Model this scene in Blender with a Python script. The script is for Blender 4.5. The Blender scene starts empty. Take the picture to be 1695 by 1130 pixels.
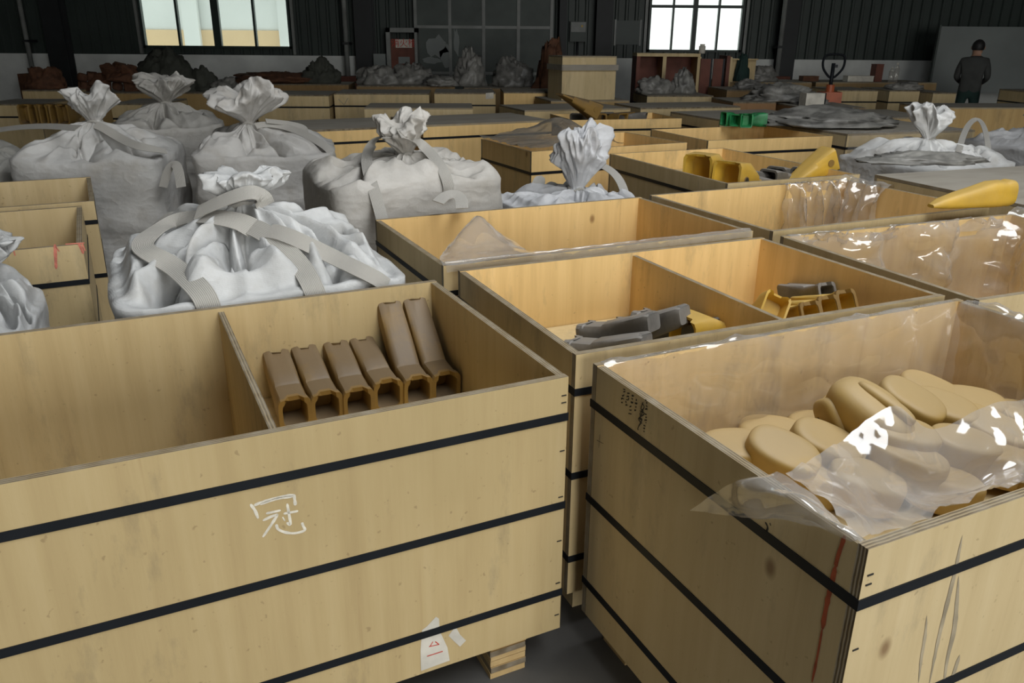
import bpy, math, random
import numpy as np
from mathutils import Vector, Matrix, noise
from mathutils.bvhtree import BVHTree
R = math.radians
sc = bpy.context.scene
COL = sc.collection

# ------------------------------------------------------------------ camera
FPX, PITCH, ROLL, EYE = 1320.0, .3606, .0080, 1.71
_fw = Vector((0, math.cos(PITCH), -math.sin(PITCH)))
_u0 = Vector((0, math.sin(PITCH), math.cos(PITCH)))
_r0 = Vector((1, 0, 0))
_rt = _r0*math.cos(ROLL) + _u0*math.sin(ROLL)
_up = _u0*math.cos(ROLL) - _r0*math.sin(ROLL)
cam = bpy.data.objects.new('camera', bpy.data.cameras.new('camera'))
COL.objects.link(cam)
cam.data.sensor_width = 36.0
cam.data.lens = 36.0*FPX/1695.0
cam.data.clip_end = 200
m = Matrix((_rt, _up, -_fw)).transposed().to_4x4()
m.translation = Vector((0, 0, EYE))
cam.matrix_world = m
sc.camera = cam

# ------------------------------------------------------------------ world, lights, exposure
sc.view_settings.view_transform = 'Standard'
sc.view_settings.look = 'None'
sc.view_settings.gamma = 1.0
sc.view_settings.use_curve_mapping = False
sc.view_settings.exposure = 0.0
W = bpy.data.worlds.new('overcast_sky')
sc.world = W
W.use_nodes = True
bg = W.node_tree.nodes['Background']
bg.inputs['Color'].default_value = (.97, 1.0, .98, 1)
bg.inputs['Strength'].default_value = 1.9

def area(name, loc, target, sx, sy, power, color):
    l = bpy.data.lights.new(name, 'AREA')
    l.shape = 'RECTANGLE'; l.size = sx; l.size_y = sy
    l.energy = power; l.color = color
    o = bpy.data.objects.new(name, l); COL.objects.link(o)
    o.location = loc
    o.rotation_euler = (Vector(target)-Vector(loc)).to_track_quat('-Z', 'Y').to_euler()
    return o
# daylight in the big open doorway behind the camera, and in the roof light above the aisle
area('doorway_daylight', (5.4, -9.4, 2.4), (2.4, 1, 1.5), 7.0, 4.4, 720, (1.0, .98, .925))
area('roof_light_daylight', (2.4, 0.6, 6.4), (2.4, 0.6, 0), 3.0, 8.0, 420, (.97, .985, 1.0))

# ------------------------------------------------------------------ helpers
def ray(px, py):
    return _fw + _rt*((px-847.5)/FPX) - _up*((py-565.0)/FPX)
def at(px, py, z):
    d = ray(px, py); return Vector((0, 0, EYE)) + d*((z-EYE)/d.z)
def atY(px, py, Y):
    d = ray(px, py); return Vector((0, 0, EYE)) + d*(Y/d.y)

def link(o, parent=None):
    COL.objects.link(o)
    if parent is not None: o.parent = parent
    return o
def tag(o, label=None, cat=None, group=None, kind=None):
    if label: o['label'] = label
    if cat: o['category'] = cat
    if group: o['group'] = group
    if kind: o['kind'] = kind
    return o
def empty(name, loc=(0, 0, 0), rz=0, label=None, cat=None, group=None, rot=None):
    o = bpy.data.objects.new(name, None); o.empty_display_size = .1
    o.location = loc; o.rotation_euler = rot if rot else (0, 0, rz)
    link(o); tag(o, label, cat, group); return o
def mesh(name, verts, faces, mats, smooth=False, idx=None):
    me = bpy.data.meshes.new(name)
    me.from_pydata([tuple(v) for v in verts], [], faces)
    for mt in (mats if isinstance(mats, (list, tuple)) else [mats]): me.materials.append(mt)
    if idx: me.polygons.foreach_set('material_index', idx)
    if smooth: me.polygons.foreach_set('use_smooth', [True]*len(me.polygons))
    me.update(); return me
def obj(name, me, parent=None, loc=(0, 0, 0), rot=(0, 0, 0), color=None):
    o = bpy.data.objects.new(name, me); o.location = loc; o.rotation_euler = rot
    if color: o.color = (*color, 1)
    return link(o, parent)
BF = [(0, 3, 2, 1), (4, 5, 6, 7), (0, 1, 5, 4), (2, 3, 7, 6), (1, 2, 6, 5), (3, 0, 4, 7)]  # -z +z -y +y +x -x
def bxv(x0, x1, y0, y1, z0, z1):
    return [(x0, y0, z0), (x1, y0, z0), (x1, y1, z0), (x0, y1, z0), (x0, y0, z1), (x1, y0, z1), (x1, y1, z1), (x0, y1, z1)]
class MB:
    def __init__(s): s.v = []; s.f = []; s.i = []
    def add(s, v, f, mi=0):
        n = len(s.v); s.v += [tuple(p) for p in v]; s.f += [tuple(a+n for a in q) for q in f]; s.i += [mi]*len(f)
    def box(s, x0, x1, y0, y1, z0, z1, mi=0): s.add(bxv(x0, x1, y0, y1, z0, z1), BF, mi); return s
    def tube(s, a, b, r, n=10, r2=None, mi=0):
        a = Vector(a); b = Vector(b); d = (b-a).normalized(); r2 = r if r2 is None else r2
        x = d.orthogonal().normalized(); y = d.cross(x)
        v = [a+(x*math.cos(t)+y*math.sin(t))*r for t in [2*math.pi*k/n for k in range(n)]]
        v += [b+(x*math.cos(t)+y*math.sin(t))*r2 for t in [2*math.pi*k/n for k in range(n)]]
        f = [(k, (k+1) % n, n+(k+1) % n, n+k) for k in range(n)] + [tuple(range(n-1, -1, -1)), tuple(range(n, 2*n))]
        s.add(v, f, mi); return s
    def mesh(s, name, mats, smooth=False): return mesh(name, s.v, s.f, mats, smooth, s.i)
_cache = {}
def cached(key, fn):
    if key not in _cache: _cache[key] = fn()
    return _cache[key]
def catmull(P, n):
    P = [Vector(p) for p in P]; out = []
    Q = [P[0]*2-P[1]] + P + [P[-1]*2-P[-2]]
    for i in range(1, len(Q)-2):
        a, b, c, d = Q[i-1], Q[i], Q[i+1], Q[i+2]
        for k in range(n):
            t = k/n
            out.append(.5*((2*b)+(c-a)*t+(2*a-5*b+4*c-d)*t*t+(3*b-a-3*c+d)*t**3))
    out.append(P[-1]); return out

# ------------------------------------------------------------------ materials
class NT:
    def __init__(s, name):
        s.m = bpy.data.materials.new(name); s.m.use_nodes = True
        s.t = s.m.node_tree; s.b = s.t.nodes['Principled BSDF']; s.out = s.t.nodes['Material Output']
    def n(s, typ, ins=None, **kw):
        o = s.t.nodes.new(typ)
        for k, v in kw.items(): setattr(o, k, v)
        for k, v in (ins or {}).items(): s.set(o.inputs[k], v)
        return o
    def set(s, sock, v):
        if isinstance(v, bpy.types.NodeSocket): s.t.links.new(v, sock)
        elif isinstance(v, (tuple, list)) and sock.type == 'RGBA' and len(v) == 3: sock.default_value = (*v, 1)
        else: sock.default_value = v
    def P(s, **kw):
        for k, v in kw.items(): s.set(s.b.inputs[k.replace('_', ' ')], v)
    def coords(s, rnd=True, kind='Object'):
        c = s.n('ShaderNodeTexCoord').outputs[kind]
        if rnd:
            r = s.n('ShaderNodeObjectInfo').outputs['Random']
            k = s.n('ShaderNodeMath', {0: r, 1: 37.0}, operation='MULTIPLY').outputs[0]
            c = s.n('ShaderNodeVectorMath', {0: c, 1: k}, operation='ADD').outputs[0]
        return c
    def map(s, c, scale): return s.n('ShaderNodeMapping', {'Vector': c, 'Scale': scale}).outputs[0]
    def noise(s, c, scale, detail=4, rough=.55): return s.n('ShaderNodeTexNoise', {'Vector': c, 'Scale': scale, 'Detail': detail, 'Roughness': rough}).outputs[0]
    def ramp(s, fac, stops):
        r = s.n('ShaderNodeValToRGB', {0: fac}); e = r.color_ramp.elements
        while len(e) < len(stops): e.new(.5)
        for k, (p, c) in enumerate(stops):
            e[k].position = p; e[k].color = (*c, 1) if len(c) == 3 else c
        return r.outputs[0]
    def mix(s, fac, a, b, mode='MIX'):
        o = s.n('ShaderNodeMix', data_type='RGBA', blend_type=mode)
        s.set(o.inputs[0], fac); s.set(o.inputs[6], a); s.set(o.inputs[7], b); return o.outputs[2]
    def math(s, op, a, b=0.0): return s.n('ShaderNodeMath', {0: a, 1: b}, operation=op).outputs[0]
    def bump(s, h, strength=.3, dist=.01): s.P(Normal=s.n('ShaderNodeBump', {'Height': h, 'Strength': strength, 'Distance': dist}).outputs[0])

def m_ply():
    t = NT('plywood'); c = t.coords()
    g = t.noise(t.map(c, (9, 9, .55)), 2.2, 5, .6)
    col = t.ramp(g, [(.25, (.52, .39, .205)), (.5, (.59, .455, .245)), (.75, (.645, .51, .29))])
    big = t.noise(c, 1.7, 3)
    col = t.mix(t.ramp(big, [(.42, (0, 0, 0)), (.72, (.55, .55, .55))]), col, (.50, .385, .20))
    # knots
    v = t.n('ShaderNodeTexVoronoi', {'Vector': t.map(c, (2.6, 2.6, 1.7)), 'Scale': 1.25}, feature='F1')
    kn = t.math('LESS_THAN', v.outputs['Distance'], .058)
    kn = t.ramp(v.outputs['Distance'], [(.025, (1, 1, 1)), (.065, (0, 0, 0))])
    gate = t.math('GREATER_THAN', t.n('ShaderNodeSeparateColor', {0: v.outputs['Color']}).outputs[0], .55)
    col = t.mix(t.math('MULTIPLY', kn, t.math('MULTIPLY', gate, .75)), col, (.17, .085, .035))
    # thin dark and reddish grain lines
    st = t.ramp(t.noise(t.map(c, (34, 34, .8)), 1.3, 3), [(.66, (0, 0, 0)), (.74, (1, 1, 1))])
    col = t.mix(t.math('MULTIPLY', st, .22), col, (.36, .21, .10))
    sp = t.ramp(t.noise(c, 55, 2, .5), [(.70, (0, 0, 0)), (.76, (1, 1, 1))])
    col = t.mix(t.math('MULTIPLY', sp, .4), col, (.24, .16, .08))
    # smudges of handling dirt
    sm = t.ramp(t.noise(t.map(c, (5, 5, 1.5)), 1.3, 7, .72), [(.55, (0, 0, 0)), (.75, (1, 1, 1))])
    col = t.mix(t.math('MULTIPLY', sm, .55), col, (.22, .185, .13))
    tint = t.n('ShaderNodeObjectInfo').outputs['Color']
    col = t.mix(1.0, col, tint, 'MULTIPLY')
    t.P(Base_Color=col, Roughness=.62, Specular_IOR_Level=.3)
    t.bump(t.noise(t.map(c, (20, 20, 2)), 3, 5), .12, .004)
    return t.m
def m_plyedge():
    t = NT('plywood_edge'); c = t.coords(False)
    w = t.n('ShaderNodeTexWave', {'Vector': c, 'Scale': 42.0, 'Distortion': 1.2, 'Detail': 2.0}, bands_direction='Y').outputs[0]
    col = t.ramp(w, [(.2, (.13, .095, .055)), (.6, (.30, .235, .14))])
    col = t.mix(t.ramp(t.noise(c, 14, 4), [(.4, (0, 0, 0)), (.7, (.7, .7, .7))]), col, (.33, .29, .22))
    t.P(Base_Color=col, Roughness=.8); t.bump(w, .4, .003); return t.m
def m_lid():
    t = NT('dusty_plywood'); c = t.coords()
    g = t.noise(t.map(c, (1.2, 7, 7)), 2, 5)
    col = t.ramp(g, [(.3, (.255, .23, .19)), (.7, (.335, .305, .255))])
    col = t.mix(t.ramp(t.noise(c, 3, 5), [(.4, (0, 0, 0)), (.7, (.8, .8, .8))]), col, (.34, .315, .27))
    t.P(Base_Color=col, Roughness=.85); return t.m
def m_fabric():
    t = NT('woven_bag_fabric'); c = t.coords()
    col = t.ramp(t.noise(c, 2.6, 6, .6), [(.3, (.50, .50, .49)), (.6, (.72, .72, .71))])
    col = t.mix(t.ramp(t.noise(c, 7, 5), [(.52, (0, 0, 0)), (.75, (.45, .45, .45))]), col, (.43, .39, .33))
    w = t.n('ShaderNodeTexWave', {'Vector': c, 'Scale': 120.0}, bands_direction='Z').outputs[0]
    cr = t.noise(c, 16, 6, .65)
    rg = t.math('ABSOLUTE', t.math('SUBTRACT', t.noise(t.map(c, (1, 1, 1.8)), 5.5, 2), .5))
    h = t.math('ADD', t.math('ADD', t.math('MULTIPLY', cr, .7), t.math('MULTIPLY', w, .04)), t.math('MULTIPLY', rg, -3.0))
    tint = t.n('ShaderNodeObjectInfo').outputs['Color']
    t.P(Base_Color=t.mix(1.0, col, tint, 'MULTIPLY'), Roughness=.5, Specular_IOR_Level=.35); t.bump(h, .5, .014); return t.m
def m_web():
    t = NT('webbing'); c = t.coords(False, 'UV')
    w = t.n('ShaderNodeTexWave', {'Vector': t.map(c, (1, 1, 1)), 'Scale': 5.0, 'Distortion': 1.0}, bands_direction='X').outputs[0]
    w2 = t.n('ShaderNodeTexWave', {'Vector': c, 'Scale': 26.0}, bands_direction='DIAGONAL').outputs[0]
    h = t.math('ADD', w, t.math('MULTIPLY', w2, .6))
    t.P(Base_Color=t.ramp(h, [(.1, (.42, .40, .36)), (1.0, (.56, .54, .50))]), Roughness=.8); t.bump(h, .6, .004); return t.m
def m_plain(name, col, rough=.6, metal=0.0, var=.25, scale=6, bump=0):
    t = NT(name); c = t.coords()
    n = t.noise(c, scale, 5)
    d = tuple(x*(1-var) for x in col); e = tuple(min(1, x*(1+var)) for x in col)
    t.P(Base_Color=t.ramp(n, [(.3, d), (.7, e)]), Roughness=rough, Metallic=metal)
    if bump: t.bump(t.noise(c, scale*5, 4), bump, .005)
    return t.m
def m_paint(name, col, dust, amount):
    t = NT(name); c = t.coords()
    nz = t.n('ShaderNodeSeparateXYZ', {0: t.n('ShaderNodeNewGeometry').outputs['Normal']}).outputs[2]
    n = t.noise(c, 9, 6, .65)
    f = t.math('MULTIPLY', t.ramp(t.math('ADD', t.math('MULTIPLY', nz, .55), n), [(.45, (.12, .12, .12)), (.95, (1, 1, 1))]), amount)
    base = t.ramp(t.noise(c, 5, 4), [(.3, tuple(x*.72 for x in col)), (.65, col)])
    t.P(Base_Color=t.mix(f, base, dust), Roughness=.55); t.bump(t.noise(c, 60, 4), .15, .003); return t.m
def m_film(name, op, col, rough=.12):
    t = NT(name); c = t.coords()
    tr = t.n('ShaderNodeBsdfTransparent', {0: (.96, .95, .93)})
    t.P(Base_Color=col, Roughness=rough, Specular_IOR_Level=.8)
    h = t.noise(c, 5, 3, .5); t.bump(h, .35, .03)
    fr = t.math('POWER', t.n('ShaderNodeLayerWeight', {0: .5}).outputs['Facing'], 2.5)
    f = t.math('ADD', t.math('MULTIPLY', fr, .55), t.math('MULTIPLY', t.ramp(t.noise(c, 3, 4), [(.35, (.55, .55, .55)), (.75, (1, 1, 1))]), op))
    f = t.math('MINIMUM', f, .92)
    mx = t.n('ShaderNodeMixShader', {0: f, 1: tr.outputs[0], 2: t.b.outputs[0]})
    gl = t.n('ShaderNodeBsdfGlossy', {'Color': (1, 1, 1), 'Roughness': .10})
    g = t.math('ADD', t.math('MULTIPLY', fr, .25), .09)
    m2 = t.n('ShaderNodeMixShader', {0: g, 1: mx.outputs[0], 2: gl.outputs[0]})
    t.t.links.new(m2.outputs[0], t.out.inputs[0]); return t.m
M = dict(ply=m_ply(), edge=m_plyedge(), lid=m_lid(), fabric=m_fabric(), web=m_web(),
    black=m_plain('black_strapping', (.012, .014, .017), .42, 0, .2),
    yellow=m_paint('yellow_paint', (.66, .40, .035), (.42, .33, .20), .35),
    dusty=m_paint('dusty_yellow_paint', (.30, .175, .035), (.155, .11, .065), .9),
    tan=m_paint('tan_yellow_paint', (.47, .30, .07), (.385, .28, .14), .75),
    rimy=m_paint('worn_yellow_rim', (.30, .17, .03), (.19, .13, .07), .5),
    steel=m_paint('dusty_grey_steel', (.10, .095, .085), (.27, .25, .225), .8),
    rust=m_plain('rusty_iron', (.10, .042, .02), .85, 0, .4, 12, .4),
    redbrown=m_plain('red_brown_board', (.15, .048, .03), .7, 0, .25, 5),
    film=m_film('clear_plastic_film', .11, (.80, .78, .75), .09),
    film2=m_film('milky_plastic_film', .27, (.68, .65, .61), .09),
    film3=m_film('dusty_plastic_film', .62, (.30, .275, .24), .3),
    floor=m_plain('concrete', (.10, .096, .09), .8, 0, .25, 2.5, .2),
    plaster=m_plain('dirty_white_plaster', (.70, .72, .70), .9, 0, .2, 1.2),
    sheet=m_plain('dark_green_metal_sheet', (.034, .046, .041), .55, 0, .15, 1.5),
    column=m_plain('dark_steel_column', (.016, .018, .02), .6, 0, .2, 3),
    pipe=m_plain('grey_pipe', (.22, .23, .22), .5, 0, .2, 3),
    doorg=m_plain('grey_green_door_sheet', (.075, .09, .083), .6, 0, .2, 2),
    wframe=m_plain('dark_green_window_frame', (.02, .035, .03), .5, 0, .1),
    white=m_plain('white_paper', (.60, .57, .50), .8, 0, .2, 9),
    red=m_plain('red_ink', (.55, .05, .03), .6, 0, .1),
    pink=m_plain('pink_crayon', (.62, .20, .14), .8, 0, .3, 30),
    redstreak=m_plain('red_crayon', (.40, .085, .03), .8, 0, .4, 20),
    chalk=m_plain('white_chalk', (.72, .68, .58), .95, 0, .2, 60),
    ink=m_plain('black_marker', (.02, .018, .015), .7, 0, .2),
    stain=m_plain('grey_water_stain', (.34, .285, .195), .8, 0, .3, 14),
    board=m_plain('grey_white_board', (.21, .23, .225), .6, 0, .1, 1),
    green=m_plain('green_paint', (.015, .19, .06), .45, 0, .45, 9),
    tarp=m_plain('dark_olive_tarpaulin', (.05, .053, .042), .8, 0, .3, 6, .3),
    scrap=m_plain('grey_scrap_film', (.20, .195, .18), .45, 0, .5, 7, .4),
    orange=m_plain('orange_red_paint', (.42, .10, .035), .5, 0, .2),
    skin=m_plain('skin', (.36, .20, .13), .6, 0, .1), hair=m_plain('black_hair', (.01, .009, .009), .6, 0, .2),
    jacket=m_plain('dark_grey_jacket', (.045, .047, .045), .85, 0, .2), trousers=m_plain('dark_green_trousers', (.012, .035, .03), .85, 0, .2),
    beige=m_plain('beige_render', (.62, .46, .27), .9, 0, .08, .5), pale=m_plain('pale_cladding', (.62, .64, .62), .7, 0, .06, .7),
    bore_shade=m_plain('painted_bore_shade', (.03, .025, .018), .8, 0, .2))
def m_glass():
    t = NT('window_glass')
    tr = t.n('ShaderNodeBsdfTransparent', {0: (.93, .97, .95)})
    t.P(Base_Color=(.6, .65, .63), Roughness=.1)
    mx = t.n('ShaderNodeMixShader', {0: .12, 1: tr.outputs[0], 2: t.b.outputs[0]})
    t.t.links.new(mx.outputs[0], t.out.inputs[0]); return t.m
M['glass'] = m_glass()
M['black'].node_tree.nodes['Principled BSDF'].inputs['Specular IOR Level'].default_value = .15

# ------------------------------------------------------------------ the building
def struct(name, me, parent=None, loc=(0, 0, 0)):
    o = obj(name, me, parent, loc)
    if parent is None: tag(o, kind='structure')
    return o
XL, XR, YB, YF, ZC = -15.0, 15.0, 19.0, -9.5, 6.5
struct('floor', MB().box(XL, XR, YF-6, YB, -.1, 0).mesh('floor', M['floor']))
# ceiling with the slot of the roof light
cb = MB()
for a in ((XL, .9, YF, YB), (3.9, XR, YF, YB), (.9, 3.9, YF, -3.4), (.9, 3.9, 4.6, YB)): cb.box(*a, ZC, ZC+.1)
struct('ceiling', cb.mesh('ceiling', M['sheet']))
def sheet_wall(rects, axis, pos, pitch=.22, dep=.035):
    b = MB()
    for (a0, a1, z0, z1) in rects:
        xs = [a0]; n = max(1, int((a1-a0)/pitch)); p = (a1-a0)/n; pts = []
        for k in range(n):
            x = a0+k*p
            pts += [(x, 0), (x+p*.60, 0), (x+p*.70, dep), (x+p*.90, dep)]
        pts.append((a1, 0))
        v = []
        for (x, d) in pts:
            for z in (z0, z1): v.append((x, pos-d, z) if axis == 'x' else (pos-d, x, z))
        b.add(v, [(2*i, 2*i+2, 2*i+3, 2*i+1) for i in range(len(pts)-1)])
    return b.mesh('cladding', M['sheet'])
SILL = 1.50
def wx(px, py=60): return atY(px, py, YB).x
W1 = (wx(236), wx(482), SILL, 3.25); W2 = (wx(1072), wx(1228), SILL, 2.95)
PZ = 1.36
struct('wall_back', MB().box(XL, XR, YB, YB+.2, 0, PZ).mesh('wall_back', M['plaster']))
struct('wall_back_cladding', sheet_wall([(XL, W1[0], PZ, ZC), (W1[0], W1[1], PZ, W1[2]), (W1[0], W1[1], W1[3], ZC), (W1[1], W2[0], PZ, ZC),
        (W2[0], W2[1], PZ, W2[2]), (W2[0], W2[1], W2[3], ZC), (W2[1], XR, PZ, ZC)], 'x', YB+.06))
struct('wall_left', MB().box(XL-.2, XL, YF, YB, 0, ZC).mesh('wall_left', M['sheet']))
struct('wall_right', MB().box(XR, XR+.2, YF, YB, 0, ZC).mesh('wall_right', M['sheet']))
wf = MB()   # wall behind the camera with the open doorway
wf.box(XL, 1.9, YF-.2, YF, 0, ZC); wf.box(8.9, XR, YF-.2, YF, 0, ZC); wf.box(1.9, 8.9, YF-.2, YF, 4.7, ZC)
struct('wall_front', wf.mesh('wall_front', M['sheet']))
def window(name, w, xs, zs, pane_mat):
    x0, x1, z0, z1 = w; t = .05
    f = MB()
    f.box(x0, x1, YB-.03, YB+.09, z0, z0+t); f.box(x0, x1, YB-.03, YB+.09, z1-t, z1)
    f.box(x0, x0+t, YB-.03, YB+.09, z0, z1); f.box(x1-t, x1, YB-.03, YB+.09, z0, z1)
    o = struct(name, f.mesh(name, M['wframe']))
    for (x, tt) in xs: struct('mullion', MB().box(x-tt/2, x+tt/2, YB-.02, YB+.08, z0+t, z1-t).mesh('mullion', M['wframe']), o)
    for (z, tt) in zs: struct('transom', MB().box(x0+t, x1-t, YB-.025, YB+.07, z-tt/2, z+tt/2).mesh('transom', M['wframe']), o)
    ex = [x0]+[x for x, _ in xs]+[x1]; ez = [z0]+[z for z, _ in zs]+[z1]
    for i in range(len(ex)-1):
        for j in range(len(ez)-1):
            struct('pane', MB().box(ex[i], ex[i+1], YB+.02, YB+.026, ez[j], ez[j+1]).mesh('pane', pane_mat), o)
    struct('flashing', MB().box(x1+.03, x1+.09, YB-.05, YB+.02, z0-.12, z1).mesh('flashing', M['pipe']), o)
    struct('flashing', MB().box(x0-.09, x0-.03, YB-.05, YB+.02, z0-.12, z1).mesh('flashing', M['pipe']), o)
a, b_ = W1[0], W1[1]
window('window_1', W1, [(wx(297), .05), (wx(360), .16), (wx(423), .05)], [], M['glass'])
window('window_2', W2, [(wx(1112), .04), (wx(1148), .10), (wx(1187), .04)], [(2.44, .06)], M['glass'])
# the neighbouring hall seen through the first window
nb = empty('neighbour_building', (-8.5, 27, 0), 0, 'beige and pale building seen through the wide window', 'building')
obj('wall', MB().box(-9, 5.2, 0, .3, 0, 1.95).mesh('nb', M['beige']), nb)
obj('cladding', MB().box(-9, 5.2, .05, .3, 1.95, 7).mesh('nb', M['pale']), nb)
for x in (-1.9, 1.1, 3.6): obj('pier', MB().box(x, x+.5, -.15, 0, 0, 5).mesh('nb', M['pale']), nb)
# steel columns and pipes along the back wall
def column(px, wid, n):
    x = wx(px)
    b = MB(); h = wid/2
    b.box(x-h, x+h, YB-.36, YB-.33, 0, ZC); b.box(x-h, x+h, YB-.09, YB-.06, 0, ZC); b.box(x-.012, x+.012, YB-.33, YB-.09, 0, ZC)
    tag(obj('steel_column', b.mesh('steel_column', M['column'])), n, 'column', 'steel columns', 'structure')
column(104, .42, 'dark steel column beside the rusty castings')
column(607, .40, 'dark steel column between the brick-red box and the hydrant cabinet')
column(997, .36, 'dark steel column between the sliding door and the notice board')
column(1298, .36, 'dark steel column by the bright window')
column(930, .16, 'narrow dark steel post at the edge of the sliding door')
for px, lab in ((62, 'grey vertical pipe at the far end of the white wall near the rusty castings'), (579, 'grey vertical pipe standing on the brick-red box'),
                (1283, 'grey vertical pipe beside the bright window')):
    p = empty('vertical_pipe', (wx(px), YB-.45, 0), 0, lab, 'pipe', 'wall pipes')
    obj('pipe_run', MB().tube((0, 0, .3), (0, 0, ZC), .05, 12).mesh('pipe', M['pipe'], True), p)
    for z in (1.6, 3.2): obj('pipe_clip', MB().box(-.07, .07, -.06, .3, z, z+.05).mesh('clip', M['column']), p)
    obj('pipe_foot', MB().box(-.24, .24, -.2, .2, 0, .95 if px != 1283 else 1.02).mesh('foot', M['redbrown'] if px != 62 else M['rust']), p)
# sliding door
dx0, dx1 = wx(690), wx(914)
sd = tag(obj('door_1', MB().box(dx0, dx1, YB-.16, YB-.12, .05, 4).mesh('door', M['doorg'])), kind='structure')
for px in (690, 746, 801, 858, 912): struct('door_rail', MB().box(wx(px)-.035, wx(px)+.035, YB-.2, YB-.16, .05, 4).mesh('rail', M['pipe']), sd)
for z in (1.02, 1.98, 2.95): struct('door_rail', MB().box(dx0, dx1, YB-.195, YB-.16, z-.03, z+.03).mesh('rail', M['pipe']), sd)
rn = random.Random(3)
for (px, py, w_, h_) in ((724, 78, .55, .55), (738, 92, .3, .5), (755, 70, .14, .7), (716, 100, .5, .16)):
    p = atY(px, py, YB-.165); k = 14
    v = [(p.x+math.cos(2*math.pi*q/k)*w_/2*rn.uniform(.55, 1.1), YB-.163, p.z+math.sin(2*math.pi*q/k)*h_/2*rn.uniform(.55, 1.1)) for q in range(k)]
    struct('paint_patch', mesh('patch', v+[(x, y+.002, z) for x, y, z in v], [tuple(range(k)), tuple(range(2*k-1, k-1, -1))], M['board']), sd)

# ------------------------------------------------------------------ crates
def panel(Lx, th, h):
    return cached(('pan', round(Lx, 3), th, round(h, 3)), lambda: mesh('panel', bxv(-Lx/2, Lx/2, -th/2, th/2, 0, h), BF, [M['ply'], M['edge']], idx=[1, 1, 0, 0, 1, 1]))
def strap_ring(L, Wd, hh=.022):
    def f():
        b = MB(); t = .0025; x, y = L/2, Wd/2
        b.box(-x-t, x+t, -y-t, -y, 0, hh); b.box(-x-t, x+t, y, y+t, 0, hh)
        b.box(-x-t, -x, -y, y, 0, hh); b.box(x, x+t, -y, y, 0, hh)
        return b.mesh('strap', M['black'])
    return cached(('strap', round(L, 3), round(Wd, 3), hh), f)
CR = {}
def crate(key, label, FL, yaw, L, Wd, zt=.91, zb=.12, lid=0, straps=(.787, .522, .236), tint=(1, 1, 1), tin=None, th=.022, div=(), feet='runner', group=None, over=.0, name='plywood_crate', boards=()):
    y = R(yaw); u = Vector((math.cos(y), math.sin(y))); v = Vector((-u.y, u.x))
    c = Vector(FL)+u*(L/2)+v*(Wd/2)
    r = empty(name, (c.x, c.y, 0), y, label, 'crate', group or 'plywood crates')
    h = zt-zb
    tin = tin or tint
    obj('long_panel', panel(L, th, h), r, (0, -Wd/2+th/2, zb), color=tint)
    obj('long_panel', panel(L, th, h), r, (0, Wd/2-th/2, zb), color=tin)
    for s in (-1, 1): obj('end_panel', panel(Wd-2*th, th, h-.002), r, (s*(L/2-th/2), 0, zb), (0, 0, R(90)), color=tin if s > 0 else tint)
    obj('base_panel', cached(('base', L, Wd), lambda: MB().box(-L/2+th, L/2-th, -Wd/2+th, Wd/2-th, 0, .02).mesh('base', M['ply'])), r, (0, 0, zb+.005))
    for x in div: obj('divider', panel(Wd-2*th, th*.8, h-.012), r, (x, 0, zb), (0, 0, R(90)), color=tin)
    for (x0, x1, zz) in boards: obj('packing_board', MB().box(x0-L/2, x1-L/2, -Wd/2+th+.004, Wd/2-th-.004, zz-.015, zz).mesh('board', M['ply']), r)
    for z in straps:
        if z < zt-.03: obj('strap', strap_ring(L, Wd), r, (0, 0, z))
    if lid: obj('lid', cached(('lid', L, Wd, over), lambda: mesh('lid', bxv(-L/2-over, L/2+over, -Wd/2-over, Wd/2+over, 0, .018), BF, [M['lid'], M['edge']], idx=[0, 0, 1, 1, 1, 1])), r, (0, 0, zt))
    if zb > .03 and feet != 'none':
        if feet == 'runner':
            for yy in (-1, 1): obj('runner', cached(('run', L, zb), lambda: MB().box(-L/2+.06, L/2-.06, -.05, .05, 0, zb).mesh('runner', M['ply'])), r, (0, yy*(Wd/2-.12), 0))
        else:
            for xx in (-.41, 0, .39):
                for yy in (-1, 1):
                    fb = bpy.data.objects.new('foot_block', None); fb.location = (xx*L, yy*(Wd/2-.078), 0); link(fb, r)
                    for k in range(6):
                        rr = random.Random(k*7+int(xx*10))
                        obj('ply', cached(('fply', k % 3), lambda: mesh('ply', bxv(-.055, .055, -.06, .06, 0, .0185), BF, [M['ply'], M['edge']], idx=[0, 0]+[k % 2]*4)), fb, (rr.uniform(-.003, .003), rr.uniform(-.004, .004), k*.02), color=(.9, .82, .72))
    CR[key] = (r, L, Wd, zt, zb); return r
def loc2w(key, x, y, z): return CR[key][0].matrix_basis @ Vector((x, y, z))
def w2loc(key, p): return CR[key][0].matrix_basis.inverted() @ Vector(p)
def FRtoFL(FR, yaw, L): return (FR[0]-L*math.cos(R(yaw)), FR[1]-L*math.sin(R(yaw)))

NEW_LIT = (1.38, 1.23, .98)      # fresher, more orange boards, brightened in the colour for stronger light deeper in
PALE = (.98, 1.0, 1.04)
crate('A', 'large open crate with a chalked character and torn paper label on its front', FRtoFL((.145, 1.871), 26.0, 1.42), 26.0, 1.42, .965, div=(-.02,), feet='block', tint=(.86, .85, .80), tin=(.95, .94, .90), boards=((.71, 1.39, .578),))  # older boards, tint also darkened for the weaker light on this front
crate('B', 'open crate with handwriting on its side, holding rounded tan castings under plastic', (.6016, 1.1313), 25.3, 1.41, .906, .915, feet='block', tint=PALE, tin=(1.2, 1.12, 1.02), straps=(.79, .50, .22), boards=((.03, 1.38, .545),))
crate('C', 'two-compartment crate of grey and yellow castings, behind the crate of rounded castings', (.175, 2.02), 24.0, 1.42, .93, div=(.045,), tin=NEW_LIT, boards=((.03, .74, .64), (.77, 1.39, .60)))
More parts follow.
